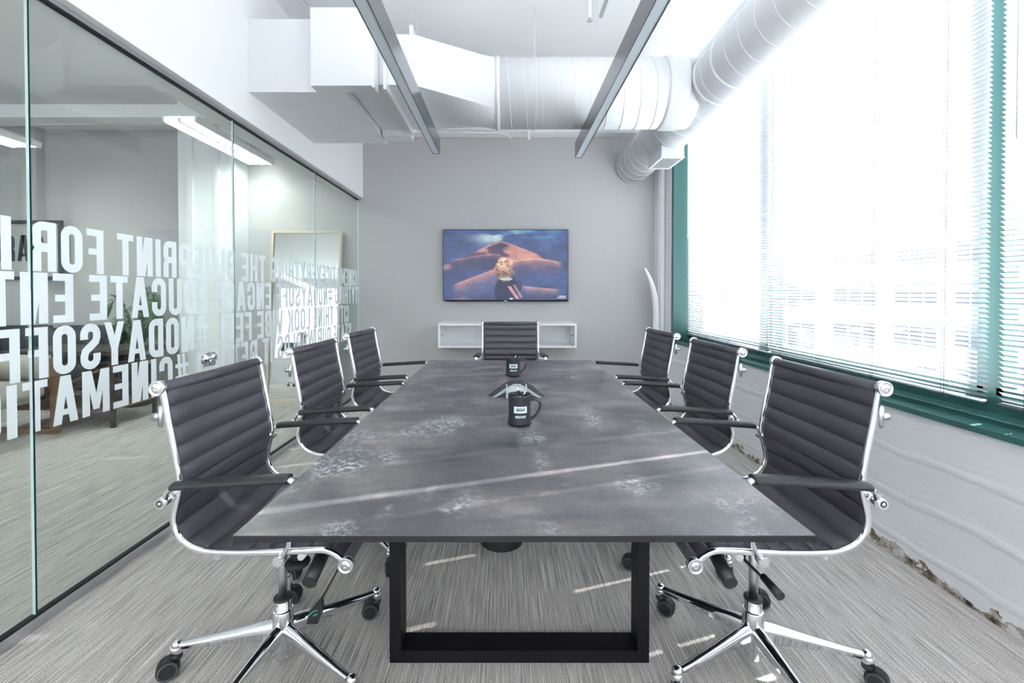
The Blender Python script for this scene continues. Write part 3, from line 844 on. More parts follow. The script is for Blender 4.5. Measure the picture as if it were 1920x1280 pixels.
# ------------------------------------------------------------------ floating credenza
t = thing('floating_shelf', 'white wall hung media shelf with clear sliding fronts under the television', 'shelf', (0, YB, .62))
a, b, d_, h_ = -.745, .785, .325, .268; th_ = .022
MB().box(a, b, -d_, 0, 0, th_).box(a, b, -d_, 0, h_ - th_, h_).box(a, a + th_, -d_, 0, th_, h_ - th_).box(b - th_, b, -d_, 0, th_, h_ - th_).box(a + th_, b - th_, -.02, 0, th_, h_ - th_).box(-.02, .0, -d_ + .04, -.02, th_, h_ - th_).obj('carcass', M['credenza'], t)
for (p, q, yy) in ((a + th_, -.05, -d_ + .02), (-.35, .42, -d_ + .012), (.0, b - th_, -d_ + .02)):
    MB().box(p, q, yy - .002, yy + .002, th_, h_ - th_).obj('sliding_glass', M['shelf_glass'], t)
for x in (a + th_ + .022, b - th_ - .022):
    MB().cyl((x, -d_ + .016, h_ * .5), (x, -d_ + .02, h_ * .5), .007, 14).obj('finger_hole', M['dark'], t)
cd = MB().tube([(.62 + .09 * cos(k / 24 * pi * 1.3), -.10, .13 + .09 * sin(k / 24 * pi * 1.3)) for k in range(25)], .006, 8)
tag(cd.obj('white_cable', M['white'], None, (0, YB - .0, .62)), 'white cable coiled inside the wall hung shelf', 'cable')

# ------------------------------------------------------------------ conference table
TX0, TX1, TY0, TY1 = -.530, .603, .849, 3.09
t = thing('conference_table', 'long conference table with mottled dark grey top on black steel frames', 'table', (.036, 1.97, 0))
ox, oy = .036, 1.97
MB().box(TX0 - ox, TX1 - ox, TY0 - oy, TY1 - oy, .7488, .750).obj('tabletop', M['table'], t)
part(MB().box(TX0 - ox, TX1 - ox, TY0 - oy, TY1 - oy, .7365, .7486).obj('tabletop_core', M['table_edge'], t), 'thin black edge of the tabletop')
for (y0, y1) in ((1.437, 1.517), (2.42, 2.50)):
    fr = MB().box(-.383 - ox, -.346 - ox, y0 - oy, y1 - oy, 0, .7365).box(.437 - ox, .474 - ox, y0 - oy, y1 - oy, 0, .7365)
    fr.box(-.346 - ox, .437 - ox, y0 - oy, y1 - oy, 0, .040).box(-.346 - ox, .437 - ox, y0 - oy, y1 - oy, .70, .7365)
    fr.obj('leg_frame', M['black_steel'], t)
MB().box(-.2 - ox, -.16 - ox, 1.517 - oy, 2.42 - oy, .70, .7365).box(.25 - ox, .29 - ox, 1.517 - oy, 2.42 - oy, .70, .7365).obj('rail', M['black_steel'], t)

# ------------------------------------------------------------------ text helper for small labels
def small_text(txt, h, m):
    """flat letters laid along +x, height h; returns MB and width"""
    L, tot = lay(txt); q = MB()
    for (ch, u, w, R) in L:
        for P in R: q.add([((u + p.x) * h, 0, p.y * h) for p in P], [tuple(range(len(P)))])
    return q, (tot - .095) * h

# ------------------------------------------------------------------ mugs
def make_mug(label, loc, second=False):
    t = thing('coffee_mug', label, 'mug', loc)
    prof = [(.0, 0), (.036, 0), (.0415, .004), (.0418, .012), (.0400, .03), (.0390, .055), (.0395, .08), (.0412, .104), (.0418, .109), (.0400, .1095), (.0385, .106), (.0365, .08), (.036, .05), (.037, .012), (.0, .010)]
    MB().lathe(prof, (0, 0, 0), 'z', 48, caps=False).obj('mug_body', M['mug'], t)
    hp_ = catmull([(.0385, 0, .088), (.052, 0, .0915), (.068, 0, .086), (.0745, 0, .070), (.068, 0, .048), (.054, 0, .030), (.0395, 0, .018)], 6)
    MB().tube(hp_, .0052, 10, flat=(1.25, .85)).obj('handle', M['mug'], t)
    rad = lambda z: .0398
    lb = MB()
    def onto(x, z, off):   # wrap a flat x,z around the front of the mug
        a = x / .0398; R = .0400 + off
        return (R * sin(a), -R * cos(a), z)
    lab = [[onto(-.021 + .047 / 12 * k, z, .0008) for k in range(13)] for z in (.050, .0575, .065, .073)]
    q = MB().grid(lab, flip=True); q.obj('print_panel', M['label'], t, fixn=False)
    tx, wd = small_text('INDIRAP', .0105, None); sc_ = .030 / wd
    q = MB(); q.add([onto(-.012 + v[0] * sc_, .0565 + v[2], .0013) for v in tx.v], tx.f)
    part(q.obj('print_text', M['label_ink'], t, fixn=False), 'dark word on the pale panel')
    tx, wd = small_text('#NODAYSOFF', .0088, None); sc_ = .039 / wd
    q = MB(); q.add([onto(-.0165 + v[0] * sc_, .0325 + v[2], .0013) for v in tx.v], tx.f)
    part(q.obj('print_text', M['label'], t, fixn=False), 'small white word under the panel')
    return t
m1 = (.050, 1.575, .750); m2 = (.042, 2.50, .750)
make_mug('matte black mug of pens standing before the conference phone', m1)
make_mug('matte black mug of pens standing behind the conference phone, by the head chair', m2)
def pen(label, base, top, col, r=.0042, group=None):
    b, tp = Vector(base), Vector(top); dr = (tp - b)
    t = thing('pen', label, 'pen', base, 0, group)
    MB().tube([(0, 0, 0), dr * .1, dr * .82], [r * .3, r, r], 10).obj('barrel', M[col], t)
    MB().tube([dr * .82, dr], [r * .9, r * .7], 10).obj('cap', M['chrome' if col == 'pen' else 'pen'], t)
g1 = 'pens in the mug before the phone'; g2 = 'pens in the mug behind the phone'
def inmug(m, a0, dz0, a1, z1): return ((m[0] + a0[0], m[1] + a0[1], m[2] + dz0), (m[0] + a1[0], m[1] + a1[1], m[2] + z1))
for lab, a0, a1, z1, c in (('black ballpoint pen, tallest in the mug before the phone', (.008, .006), (-.008, -.004), .134, 'pen'),
                           ('white ballpoint pen beside the tall black one in the mug before the phone', (.01, -.008), (-.0005, -.01), .124, 'pen_w'),
                           ('thick white marker leaning to the rim opposite the mug handle', (.0, .012), (-.027, .006), .115, 'pen_w'),
                           ('short black pen leaning towards the mug handle', (-.01, -.002), (.020, .010), .116, 'pen')):
    b0, t0 = inmug(m1, a0, .013, a1, z1); pen(lab, b0, t0, c, .0055 if 'marker' in lab else .0038, g1)
for lab, a0, a1, z1, c in (('white pen leaning out over the rim of the mug behind the phone', (.01, .0), (-.034, -.01), .128, 'pen_w'),
                           ('black pen standing in the mug behind the phone', (-.01, .01), (.016, .006), .114, 'pen')):
    b0, t0 = inmug(m2, a0, .013, a1, z1); pen(lab, b0, t0, c, .0038, g2)

# ------------------------------------------------------------------ conference phone
t = thing('conference_phone', 'grey three legged conference phone arching between the two mugs', 'phone', (.050, 2.06, .750))
def phone_leg(az, name, mtop):
    body = []; top = []
    prof = [(.0, .056), (.03, .054), (.055, .045), (.085, .028), (.115, .010), (.135, .001)]
    c_, s_2 = cos(az), sin(az)
    W2 = [.042, .042, .040, .036, .032, .029]
    rows1 = []; rows2 = []; rows3 = []
    for (r, z), w2 in zip(prof, W2):
        def P(rr, ww, zz): return (c_ * rr - s_2 * ww, s_2 * rr + c_ * ww, zz)
        rows1.append([P(r, -w2, max(0, z - .006)), P(r, -w2 * .92, z), P(r, w2 * .92, z), P(r, w2, max(0, z - .006)), P(r, w2, max(0, z - .018)), P(r, -w2, max(0, z - .018)), P(r, -w2, max(0, z - .006))])
        rows2.append([P(r, -w2 * .80, z + .0008), P(r, 0, z + .0016), P(r, w2 * .80, z + .0008)])
    MB().grid(rows1).obj('leg', M['phone'], t)
    MB().grid(rows2[1:]).obj('speaker_mesh', mtop, t)
for az in (radians(205), radians(-25), radians(90)):
    phone_leg(az, 'leg', M['phone_dark'])
MB().lathe([(.0, .060), (.02, .0595), (.04, .057), (.046, .052), (.046, .045)], (0, 0, 0), 'z', 32, caps=False).obj('dome', M['phone_dark'], t)
MB().prism([(-.045, .003), (-.115, .003), (-.115, .008), (-.05, .044), (-.02, .05)], 'x', -.048, .048).obj('console', M['phone_light'], t)
q = MB(); q.add([(-.030, -.097, .0192), (.028, -.097, .0192), (.028, -.055, .0428), (-.030, -.055, .0428)], [(0, 1, 2, 3)]); q.obj('lcd_screen', M['lcd'], t, fixn=False)
q = MB()
for r in range(2):
    for k in range(3): q.box(-.03 + k * .022, -.014 + k * .022, -.112 + r * .006, -.108 + r * .006, .010 + r * .0036, .0125 + r * .0036)
q.obj('keys', M['phone_dark'], t)
MB().bbox(-.022, .022, -.046, -.0455 + .004, .050, .0535, .001).obj('badge', M['satin'], t)
fl = tag(MB().lathe([(.0, .10), (.05, .098), (.085, .085), (.10, .05), (.105, .0)], (0, 0, 0), 'z', 28, caps=False).obj('floor_box', M['rubber'], None, (-.02, 2.16, 0)), 'rounded black box on the carpet under the table', 'floor box')

# ------------------------------------------------------------------ swivel chairs
PROF = [(-.205, .962), (-.198, .93), (-.186, .86), (-.172, .79), (-.160, .718), (-.162, .680), (-.171, .640), (-.177, .605), (-.172, .575),
        (-.160, .553), (-.138, .533), (-.108, .520), (-.075, .514), (0, .512), (.107, .514), (.20, .519), (.240, .518), (.266, .506), (.292, .484)]
pf = catmull([(x, 0, z) for x, z in PROF], 6)
arc = [0.0]
for i in range(1, len(pf)): arc.append(arc[-1] + (pf[i] - pf[i - 1]).length)
def at_arc(s):
    s = min(max(s, 0), arc[-1] - 1e-6)
    for i in range(1, len(arc)):
        if arc[i] >= s:
            f = (s - arc[i - 1]) / (arc[i] - arc[i - 1]); return pf[i - 1].lerp(pf[i], f)
def sling(s0, s1, pitch=.0552):
    mb = MB(); HW = .226; n = int((s1 - s0) / pitch + .5); pitch = (s1 - s0) / n
    ys = [-1, -.985, -.93, -.8, -.6, -.3, 0, .3, .6, .8, .93, .985, 1]
    F = []; B = []
    K = 10
    for i in range(n * K + 1):
        s = s0 + (s1 - s0) * i / (n * K)
        p = at_arc(s); q = at_arc(s + .004); r = at_arc(s - .004); T = (q - r).normalized()
        nx, nz = -T.z, T.x
        f = (i % K) / K
        bl = .0016 + .0092 * (abs(sin(pi * f)) ** .55)
        fr, br = [], []
        for yy in ys:
            ed = (1 - abs(yy) ** 14) ** .5 if abs(yy) < 1 else 0
            sag = .010 * (1 - yy * yy)
            o1 = bl * ed - sag; o2 = -(bl * .8 + .004) * ed - sag
            fr.append((p.x + nx * o1, yy * HW, p.z + nz * o1)); br.append((p.x + nx * o2, yy * HW, p.z + nz * o2))
        F.append(fr); B.append(br)
    mb.grid(F); mb.grid(B, flip=True)
    for rows in (0, -1):
        mb.grid([F[rows], B[rows]])
    return mb, n, pitch
def stitches(s0, s1, n):
    mb = MB()
    for k in range(1, n):
        s = s0 + (s1 - s0) * k / n
        p = at_arc(s); q = at_arc(s + .004); r = at_arc(s - .004); T = (q - r).normalized(); nx, nz = -T.z, T.x
        pts = []
        for j in range(17):
            yy = -.97 + 1.94 * j / 16; sag = .010 * (1 - yy * yy); o = .0022 - sag
            pts.append((p.x + nx * o, yy * .226, p.z + nz * o))
        mb.tube(pts, .0011, 5)
    return mb
SB = .48
def make_chair():
    t = thing('swivel_chair', '', 'chair')
    nb = sling(.0, .4415); ns = sling(.4415, arc[-1])
    br = nb[0]; br.cyl((-.212, -.226, .960), (-.212, .226, .960), .017, 20)
    bo = br.obj('backrest', M['leather'], t)
    stitches(0, .4415, nb[1]).obj('stitching', M['stitch'], bo)
    st = ns[0]; st.cyl((.290, -.226, .484), (.290, .226, .484), .016, 20)
    so_ = st.obj('seat', M['leather'], t)
    stitches(.4415, arc[-1], ns[1]).obj('stitching', M['stitch'], so_)
    for sy in (-1, 1):
        y = .2365 * sy
        sf = MB().tube([(p.x, y, p.z) for p in pf], .0085, 12, flat=(.8, 1.05)).obj('side_frame', M['chrome'], t)
        for (x, z, r) in ((-.214, .962, .0205), (.295, .480, .0215)):
            prof = [(r * .8, 0), (r, .002), (r, .017), (r * .86, .0195), (r * .80, .0165), (r * .5, .0165), (r * .46, .0195), (r * .2, .0200), (0, .0185)]
            prof = [(a, b * sy) for a, b in prof]
            MB().lathe(prof, (x, .228 * sy, z), 'y', 28).obj('end_cap', M['chrome'] if z > .9 else M['satin'], sf)
        # armrest : chrome loop with black sleeve
        ya = .268 * sy
        loop = catmull([(-.176, ya, .668), (-.168, ya, .692), (-.148, ya, .708), (-.11, ya, .7125), (.0, ya, .7195), (.10, ya, .7255), (.150, ya, .727), (.168, ya, .718),
                        (.170, ya, .69), (.162, ya, .62), (.148, y + .016 * sy, .55), (.128, y + .014 * sy, .512)], 6)
        ar = MB().tube(loop, .0085, 10, flat=(1.55, .75))
        ar.cyl((-.178, ya + .016 * sy, .668), (-.178, y, .668), .0135, 18).cyl((.120, ya - .004 * sy, .502), (.120, y, .502), .013, 18)
        ar.cyl((-.178, y, .668), (-.160, y, .690), .009, 10)
        ao = ar.obj('armrest', M['chrome'], t)
        ps = [p for p in loop if p.z > .70 and -.150 < p.x < .157]
        pd = MB().tube([(p.x, p.y, p.z + .001) for p in ps], .0162, 14, flat=(1.45, .72))
        pd.obj('arm_pad', M['arm_leather'], ao)
        MB().lathe([(.0, 0), (.005, 0), (.005, -.002 * sy), (.0085, -.002 * sy)], (-.178, ya + .0185 * sy, .668), 'y', 14).obj('screw', M['satin'], ao)
    # spreader behind the back
    sp = MB()
    sp.tube([(-.220, -.235, .885), (-.228, -.20, .885), (-.236, 0, .885), (-.228, .20, .885), (-.220, .235, .885)], .007, 10)
    for sy in (-1, 1):
        sp.bbox(-.216, -.204, .2365 * sy - .004, .2365 * sy + .004, .855, .915, .003)
        sp.bbox(-.232, -.210, .2365 * sy - .006, .2365 * sy + .006, .876, .894, .003)
    sp.obj('back_spreader', M['satin'], t)
    sp = MB()
    for x in (-.06, .17): sp.tube([(x, -.236, .500), (x, -.1, .484), (x, .1, .484), (x, .236, .500)], .010, 10)
    sp.obj('seat_spreader', M['chrome'], t)
    MB().prism([(-.10, .484), (-.08, .455), (-.02, .437), (.06, .437), (.20, .468), (.22, .484)], 'y', -.062, .062).bbox(-.11, .23, -.085, .085, .482, .490, .003).obj('tilt_mechanism', M['plastic'], t)
    kn = MB().cyl((.172, -.07, .433), (.172, -.19, .398), .020, 24).cyl((.172, -.19, .398), (.172, -.1905, .3978), .021, 24)
    kn.obj('tension_knob', M['plastic'], t)
    MB().cyl((.172, .07, .433), (.172, .19, .398), .020, 24).obj('tension_knob', M['plastic'], t)
    kn = MB()
    for k in range(7): kn.lathe([(.017, 0), (.0215, .004), (.017, .008)], (.075, -.055, .388 + k * .008), 'z', 20)
    kn.lathe([(.012, 0), (.036, .002), (.038, .010), (.030, .018), (.014, .02)], (.075, -.055, .366), 'z', 28)
    kn.obj('adjuster', M['rubber'], t)
    lv = MB().tube([(.05, .04, .435), (.085, .10, .412), (.064, .19, .398)], .0045, 8)
    lv.tube([(.066, .165, .402), (.058, .235, .392)], [.0105, .0125], 14)
    lv.obj('height_lever', M['plastic'], t)
    # column and hub
    MB().cyl((0, 0, .22), (0, 0, .445), .0140, 24).obj('gas_lift', M['satin'], t)
    hb = MB().lathe([(.0235, .030), (.0245, .034), (.0245, .092), (.0275, .098), (.032, .12), (.0335, .15), (.031, .185), (.0285, .190), (.0285, .188), (.0265, .19), (.0265, .222), (.0245, .226)], (0, 0, 0), 'z', 36)
    hb.obj('hub', M['chrome'], t)
    MB().lathe([(.0275, .2215), (.0285, .2225), (.0285, .228), (.0265, .230), (.0145, .230)], (0, 0, 0), 'z', 30).obj('collar', M['plastic'], t)
    leg = MB()
    stn = [(.020, .125, .020, .046), (.06, .122, .020, .043), (.12, .116, .0175, .034), (.19, .108, .0155, .026), (.26, .100, .0135, .020), (.312, .095, .0125, .017)]
    rows = []
    for (x, zc, hw, hh_) in stn:
        row = []
        for j in range(17):
            a = 2 * pi * j / 16; ca_, sa_ = cos(a), sin(a)
            ww = hw * (1 if sa_ > -.2 else .75)
            row.append((x, ww * ca_, zc + (sa_ * hh_ * .62 if sa_ > 0 else sa_ * hh_ * .95)))
        rows.append(row)
    leg.grid(rows)
    leg.sphere((.325, 0, .096), .0165, 18, 10, (1.0, 1, .95))
    leg.lathe([(.0165, -.022), (.018, -.004), (.016, .006)], (.327, 0, .088), 'z', 20)
    lg = leg.obj('leg', M['chrome'], t)
    cs = MB()
    cs.lathe([(.0145, .052), (.017, .056), (.0165, .070)], (0, 0, 0), 'z', 18)
    hood = [(.022 + .0315 * cos(radians(a_)), .0295 + .0315 * sin(radians(a_))) for a_ in range(-25, 186, 15)]
    hood_in = [(.022 + .020 * cos(radians(a_)), .0295 + .020 * sin(radians(a_))) for a_ in range(185, -26, -15)]
    cs.prism(hood + hood_in, 'y', -.0125, .0125, False)
    cs.tube([(.0, 0, .056), (.012, 0, .054)], .0125, 12)
    for sy in (-1, 1):
        cs.lathe([(.0, .0050 * sy), (.027, .0055 * sy), (.0295, .0080 * sy), (.0295, .0200 * sy), (.0280, .0225 * sy), (.0235, .0235 * sy), (.0225, .0220 * sy), (.019, .0228 * sy), (.0, .0232 * sy)], (.022, 0, .0295), 'y', 28, caps=False)
    co = cs.obj('caster', [M['plastic'], M['plastic_grey']], lg, (.327, 0, 0))
    for pl in co.data.polygons:
        cc_ = pl.center
        if abs(cc_.y) > .0215 and ((cc_.x - .022) ** 2 + (cc_.z - .0295) ** 2) ** .5 > .0215: pl.material_index = 1
    legs = [lg]
    for k in range(4):
        l2 = copy_tree(lg, t); legs.append(l2)
    return t
def place_chair(root, label, x, y, rz, az0, seed, group):
    root.location = (x, y, 0); root.rotation_euler = (0, 0, rz)
    root['label'] = label; root['category'] = 'chair'
    if group: root['group'] = group
    r = random.Random(seed); k = 0
    for ch in root.children:
        if ch.name.startswith('leg'):
            ch.rotation_euler = (0, 0, radians(az0 + 72 * k) - rz); k += 1
            for c in ch.children: c.rotation_euler = (0, 0, r.uniform(0, 2 * pi))
GW, GG = 'chairs on the window side', 'chairs on the glass side'
proto = make_chair()
specs = [
    ('ribbed black swivel chair on the glass side at the open end of the table', -.730, 1.429, 0, 114, 3, GG),
    ('black ribbed leather swivel chair on the glass side, middle of its row', -.728, 2.150, radians(-1), 97, 5, GG),
    ('black ribbed leather swivel chair on the glass side, beside the grey wall', -.735, 2.868, radians(-2), 80, 8, GG),
    ('ribbed black swivel chair on the window side at the open end of the table', .810, 1.426, pi, 131.6, 4, GW),
    ('black ribbed leather swivel chair on the window side, middle of its row', .812, 2.148, pi + radians(1), 150, 6, GW),
    ('black ribbed leather swivel chair on the window side, beside the grey wall', .805, 2.866, pi + radians(2), 120, 9, GW),
    ('black ribbed leather swivel chair at the head of the table under the television', .040, 3.56, -pi / 2, 100, 11, None),
    ('black ribbed leather swivel chair in the open office, occupied by the seated person', -5.15, -1.3, radians(10), 30, 12, None)]
cast = {0: [None] * 5}
chairs = []
for i, sp_ in enumerate(specs):
    root = proto if i == 0 else copy_tree(proto)
    place_chair(root, *sp_)
    chairs.append(root)
# casters of the two front chairs trail as photographed
def trail(root, world_dirs):
    rz = root.rotation_euler.z
    legs = [c for c in root.children if c.name.startswith('leg')]
    for l, wd in zip(legs, world_dirs):
        if wd is None: continue
        for c in l.children: c.rotation_euler = (0, 0, radians(wd) - rz - l.rotation_euler.z)
trail(chairs[0], [0, 215, 270, 250, 190])
trail(chairs[3], [-35, 270, 250, -45, -20])
# paddle lever of the front chair
pt_ = chairs[0]
q = MB().tube([(.10, -.02, .44), (.15, -.03, .405), (.215, -.05, .402), (.225, -.052, .395), (.125, .0, .215)], .004, 8)
po = q.obj('paddle_lever', M['plastic'], pt_)
q = MB().prism([(.122, .222), (.090, .185), (.082, .145), (.118, .145), (.135, .19), (.130, .225)], 'y', -.012, .004)
pp = q.obj('paddle', M['plastic'], po)
q = MB()
for (x0_, z0_, x1_, z1_) in ((.088, .172, .104, .186), (.104, .186, .118, .190), (.104, .172, .118, .178)):
    q.tube([(x0_, -.0125, z0_), (x1_, -.0125, z1_)], .0018, 5)
q.obj('paddle_symbol', M['green_print'], pp)

# ------------------------------------------------------------------ the neighbouring office seen through the glass
def troffer(x0, x1, y0, y1, label, lit='troffer'):
    t = thing('office_pendant_light', label, 'ceiling light', ((x0 + x1) / 2, (y0 + y1) / 2, 2.67), 0, 'tube lights in the neighbouring office')
    w2 = (x1 - x0) / 2; l2 = (y1 - y0) / 2
    MB().prism([(-w2, .0), (-w2 - .01, .05), (-w2 + .05, .085), (w2 - .05, .085), (w2 + .01, .05), (w2, 0), (w2 - .012, 0), (w2 - .012, .045), (-w2 + .012, .045), (-w2 + .012, 0)], 'y', -l2, l2).obj('housing', M['white'], t)
    MB().box(-w2 + .013, w2 - .013, -l2 + .01, l2 - .01, .038, .044).obj('tube_reflector', M[lit], t)
    g = MB()
    g.box(-.012, .012, -l2, l2, .0, .036)
    for k in range(14):
        y = -l2 + .02 + (2 * l2 - .04) * k / 13; g.box(-w2 + .012, w2 - .012, y - .002, y + .002, .004, .036)
    g.obj('louvre', M['white'], t)
    for yy in (-l2 * .6, l2 * .6): MB().tube([(0, yy, .085), (0, yy, CZ - 2.67)], .006, 8).obj('stem', M['white'], t)
troffer(-2.90, -2.62, 3.74, 5.0, 'white louvred tube light in the neighbouring office, above the leaning mirror')
troffer(-4.92, -4.64, 3.1, 4.42, 'white louvred tube light in the neighbouring office, cut by the picture edge')
troffer(-1.3, -1.02, -3.4, -1.9, 'white louvred fill light added out of view behind the camera, on the glass side', 'fill_troffer')  # this and the next are added, unseen, to fill table, chairs and back wall
troffer(1.02, 1.30, -3.4, -1.9, 'white louvred fill light added out of view behind the camera, on the window side', 'fill_troffer')
troffer(-5.6, -5.32, -2.5, -.4, 'white louvred tube light at the far end of the open office')

# leaning mirror
t = thing('leaning_mirror', 'large wood framed mirror leaning on the grey wall behind the glass', 'mirror', (-2.30, 4.94, 0))
mw, mh, ft = .405, 1.95, .024
mm_ = MB().box(-mw, -mw + ft, -.015, .025, 0, mh).box(mw - ft, mw, -.015, .025, 0, mh).box(-mw + ft, mw - ft, -.015, .025, 0, ft).box(-mw + ft, mw - ft, -.015, .025, mh - ft, mh)
fo = mm_.obj('mirror_frame', M['wood'], t)
go = MB().box(-mw + ft, mw - ft, .002, .008, ft, mh - ft).obj('mirror_glass', M['mirror'], t)
for o_ in (fo, go): o_.rotation_euler = (radians(-5.2), 0, 0)

# framed print with letters
t = thing('framed_print', 'dark framed print with big black letters on the grey wall behind the glass', 'picture', (-5.78, 5.07, 1.78))
fx0, fx1, fz0, fz1 = -.95, .70, -.405, .275
MB().box(fx0, fx1, -.03, -.001, fz1 - .04, fz1).box(fx0, fx1, -.03, -.001, fz0, fz0 + .04).box(fx0, fx0 + .04, -.03, -.001, fz0 + .04, fz1 - .04).box(fx1 - .04, fx1, -.03, -.001, fz0 + .04, fz1 - .04).obj('picture_frame', M['frame_dark'], t)
MB().box(fx0 + .04, fx1 - .04, -.012, -.001, fz0 + .04, fz1 - .04).obj('print', M['paper'], t)
tx, wd = small_text('INDIRAP', .30, None)
q = MB(); q.add([(v_[0] * .92 - .45, -.0135, v_[2] - .19) for v_ in tx.v], tx.f)
q.obj('print_lettering', M['frame_dark'], t, fixn=False)

# palm
t = thing('potted_palm', 'leafy green palm in a charcoal planter behind the lettered glass', 'plant', (-4.03, 4.80, 0))
MB().lathe([(.0, 0), (.12, 0), (.125, .01), (.155, .42), (.148, .425), (.142, .38), (0, .38)], (0, 0, 0), 'z', 32, caps=False).obj('planter', M['pot'], t)
MB().lathe([(.0, .365), (.142, .362)], (0, 0, 0), 'z', 24, caps=False).obj('soil', M['soil'], t)
rp = random.Random(5); stems = MB(); fol = MB()
for k in range(17):
    az = rp.uniform(0, 2 * pi); reach = rp.uniform(.15, .34); top = rp.uniform(.75, 1.28)
    c_, s_3 = cos(az), sin(az) * .62
    P = catmull([(0.03 * c_, .03 * s_3, .37), (reach * .25 * c_, reach * .25 * s_3, .37 + (top - .37) * .65), (reach * .62 * c_, reach * .62 * s_3, top), (reach * c_, reach * s_3, top - .10 - reach * .2)], 7)
    stems.tube(P, [.008 - .006 * i / len(P) for i in range(len(P))], 6)
    for i in range(6, len(P)):
        T = (P[i] - P[i - 1]).normalized()
        for sd in (-1, 1):
            side = T.cross(Vector((0, 0, 1))).normalized() * sd
            ln_ = .15 * sin(pi * (i - 4) / (len(P) - 2)) + .05
            d = (side * .75 + T * .6 + Vector((0, 0, -.25))).normalized()
            tip = P[i] + d * ln_; mid = P[i] + d * ln_ * .45 + Vector((0, 0, .01)); nn = d.cross(Vector((0, 0, 1))).normalized() * .009
            fol.add([P[i], mid + nn, tip, mid - nn], [(0, 1, 2, 3)])
stems.obj('stem', M['leaf'], t); fol.obj('foliage', M['leaf'], t, fixn=False)

# armchair with timber sled legs
t = thing('armchair', 'beige armchair with square walnut frame legs at the picture edge', 'armchair', (-4.25, 3.56, 0))
for yy in (-.30, .24):
    MB().box(.30, .355, yy, yy + .045, 0, .66).box(-.40, -.345, yy, yy + .045, 0, .66).box(-.345, .30, yy, yy + .045, 0, .045).box(-.345, .30, yy, yy + .045, .40, .445).obj('leg_frame', M['brown'], t)
MB().bbox(-.42, .30, -.25, .235, .30, .47, .04, 3).obj('seat_cushion', M['beige'], t)
MB().bbox(-.48, -.30, -.27, .255, .32, .88, .05, 3).obj('backrest', M['beige'], t)
for yy in (-.345, .225): MB().bbox(-.42, .28, yy, yy + .12, .45, .68, .035, 3).obj('arm', M['beige'], t)

# dark table with crossed legs and dark stools in front of a dark sofa
t = thing('console_table', 'dark timber table with crossed brown legs behind the armchair', 'table', (-4.00, 4.22, 0))
MB().box(-.55, .50, -.28, .28, .66, .70).box(-.53, .48, -.26, .26, .58, .60).obj('tabletop', M['darkwood'], t)
MB().box(-.50, .45, -.24, .24, .16, .185).obj('lower_shelf', M['brown'], t)
lgx = [(-.50, -.25), (.42, -.25), (-.50, .22), (.42, .22)]
for (x, y) in lgx: MB().box(x, x + .03, y, y + .03, 0, .58).obj('leg', M['darkwood'], t)
for yy in (-.235, .235):
    MB().tube([(-.48, yy, .20), (.43, yy, .57)], .012, 6).tube([(-.48, yy, .57), (.43, yy, .20)], .012, 6).obj('cross_brace', M['brown'], t)
for i, (x, w_) in enumerate(((-5.45, .7), (-4.72, .66))):
    tt = thing('lounge_seat', ('dark grey low lounge seat against the neighbouring wall, partly behind the armchair', 'dark grey low lounge seat against the neighbouring wall, behind the crossed leg table')[i], 'sofa', (x, 4.86, 0), 0, 'dark lounge seats')
    MB().bbox(-w_ / 2, w_ / 2, -.22, .15, .18, .45, .04, 3).obj('seat', M['sofa'], tt)
    MB().bbox(-w_ / 2, w_ / 2, .04, .17, .45, .86, .04, 3).obj('backrest', M['sofa'], tt)
    for sx in (-1, 1):
        for yy in (-.17, .10): MB().box(sx * (w_ / 2 - .07) - .02, sx * (w_ / 2 - .07) + .02, yy, yy + .04, 0, .2).obj('leg', M['darkwood'], tt)

# white desk and a hanging amber lamp far back, mirrored in the leaning mirror
t = thing('long_desk', 'long white desk far back in the open office, seen in the mirror', 'desk', (-5.9, -2.4, 0))
MB().box(-.9, .9, -.4, .4, .71, .74).obj('tabletop', M['credenza'], t)
for (x, y) in ((-.85, -.35), (.8, -.35), (-.85, .3), (.8, .3)): MB().box(x, x + .05, y, y + .05, 0, .71).obj('leg', M['satin'], t)
t = thing('computer_monitor', 'dark computer monitor on the long white desk', 'monitor', (-6.0, -2.35, .74))
MB().bbox(-.28, .28, -.015, .015, .10, .44, .005).obj('screen', M['tv'], t)
MB().cyl((0, 0, .01), (0, 0, .14), .02, 12).box(-.1, .1, -.08, .08, 0, .012).obj('stand', M['tv'], t)

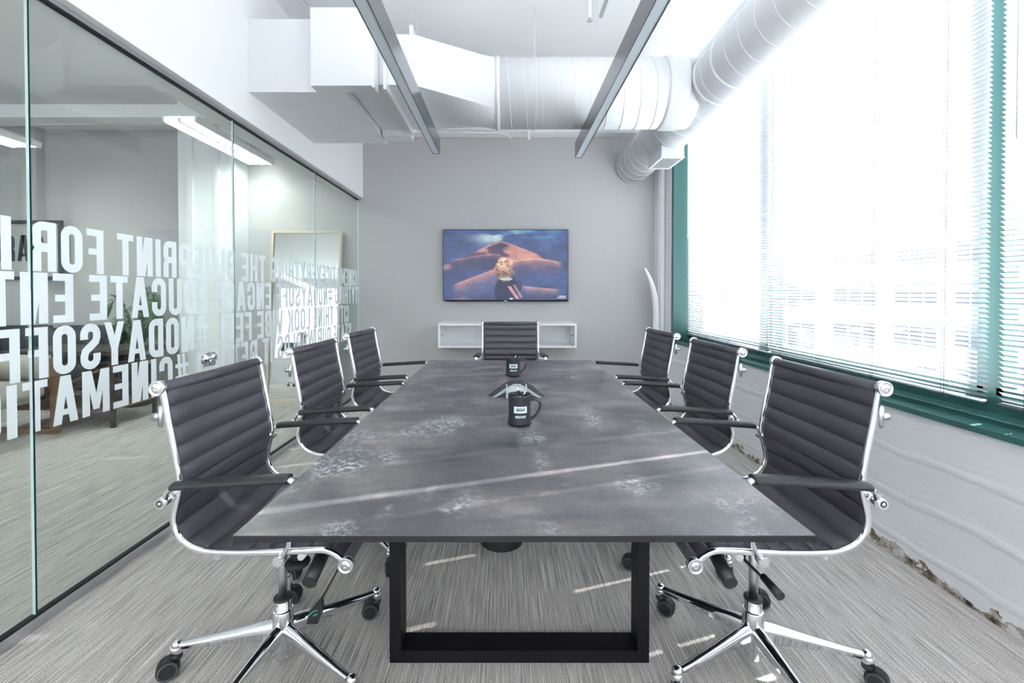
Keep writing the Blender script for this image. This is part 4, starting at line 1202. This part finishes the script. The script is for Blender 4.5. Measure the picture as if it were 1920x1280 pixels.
# seated person, mirrored
def skinned(name, nodes, edges, mat_, parent, lv=2):
    me = bpy.data.meshes.new(name); me.from_pydata([n_[0] for n_ in nodes], edges, [])
    o = bpy.data.objects.new(name, me); C.objects.link(o); o.parent = parent
    md = o.modifiers.new('skin', 'SKIN'); md.use_smooth_shade = True
    for v_, n_ in zip(me.skin_vertices[0].data, nodes): v_.radius = (n_[1], n_[2] if len(n_) > 2 else n_[1])
    me.skin_vertices[0].data[0].use_root = True
    sb = o.modifiers.new('sub', 'SUBSURF'); sb.levels = lv; sb.render_levels = lv
    me.materials.append(mat_); return o
t = thing('person', 'seated person in dark top and blue jeans, seen in the leaning mirror', 'person', (-5.15, -1.3, 0), radians(10))
nodes = [((-.08, 0, .60), .12, .15), ((-.10, 0, .76), .11, .14), ((-.09, 0, .94), .11, .16), ((-.07, 0, 1.03), .06, .07), ((-.05, 0, 1.09), .05, .05), ((-.03, 0, 1.17), .075, .07), ((-.03, 0, 1.26), .08, .07), ((-.03, 0, 1.31), .04, .04)]
ed = [(i, i + 1) for i in range(7)]
for sy in (-1, 1):
    b_i = len(nodes)
    nodes += [((-.08, .17 * sy, .99), .052), ((-.02, .24 * sy, .80), .042), ((.14, .22 * sy, .74), .034), ((.24, .17 * sy, .75), .026), ((.30, .15 * sy, .75), .022)]
    ed += [(2, b_i)] + [(b_i + k, b_i + k + 1) for k in range(4)]
    b_i = len(nodes)
    nodes += [((.02, .10 * sy, .58), .085), ((.20, .12 * sy, .585), .072), ((.38, .13 * sy, .575), .058), ((.42, .13 * sy, .35), .050), ((.42, .13 * sy, .10), .036), ((.50, .13 * sy, .045), .034)]
    ed += [(0, b_i)] + [(b_i + k, b_i + k + 1) for k in range(5)]
skinned('body', nodes, ed, M['skin'], t)
skinned('top', [((-.085, 0, .60), .14, .17), ((-.10, 0, .76), .128, .165), ((-.09, 0, .95), .125, .185), ((-.07, 0, 1.03), .07, .085),
                ((-.08, .18, .99), .066), ((-.02, .245, .80), .055), ((.12, .225, .745), .046), ((-.08, -.18, .99), .066), ((-.02, -.245, .80), .055), ((.12, -.225, .745), .046)],
        [(0, 1), (1, 2), (2, 3), (2, 4), (4, 5), (5, 6), (2, 7), (7, 8), (8, 9)], M['shirt'], t)
skinned('jeans', [((-.06, 0, .60), .15, .175)] + [((.04, .10, .585), .098), ((.20, .12, .59), .085), ((.385, .13, .58), .070), ((.42, .13, .35), .062), ((.42, .13, .12), .050),
                  ((.04, -.10, .585), .098), ((.20, -.12, .59), .085), ((.385, -.13, .58), .070), ((.42, -.13, .35), .062), ((.42, -.13, .12), .050)],
        [(0, 1), (1, 2), (2, 3), (3, 4), (4, 5), (0, 6), (6, 7), (7, 8), (8, 9), (9, 10)], M['jeans'], t)
MB().sphere((-.05, 0, 1.275), .098, 20, 12, (1.05, .92, 1.05)).obj('hair', M['hair'], t)
for sy in (-1, 1): MB().bbox(.36, .60, .13 * sy - .045, .13 * sy + .045, .0, .09, .03, 3).obj('shoe', M['shoe'], t)
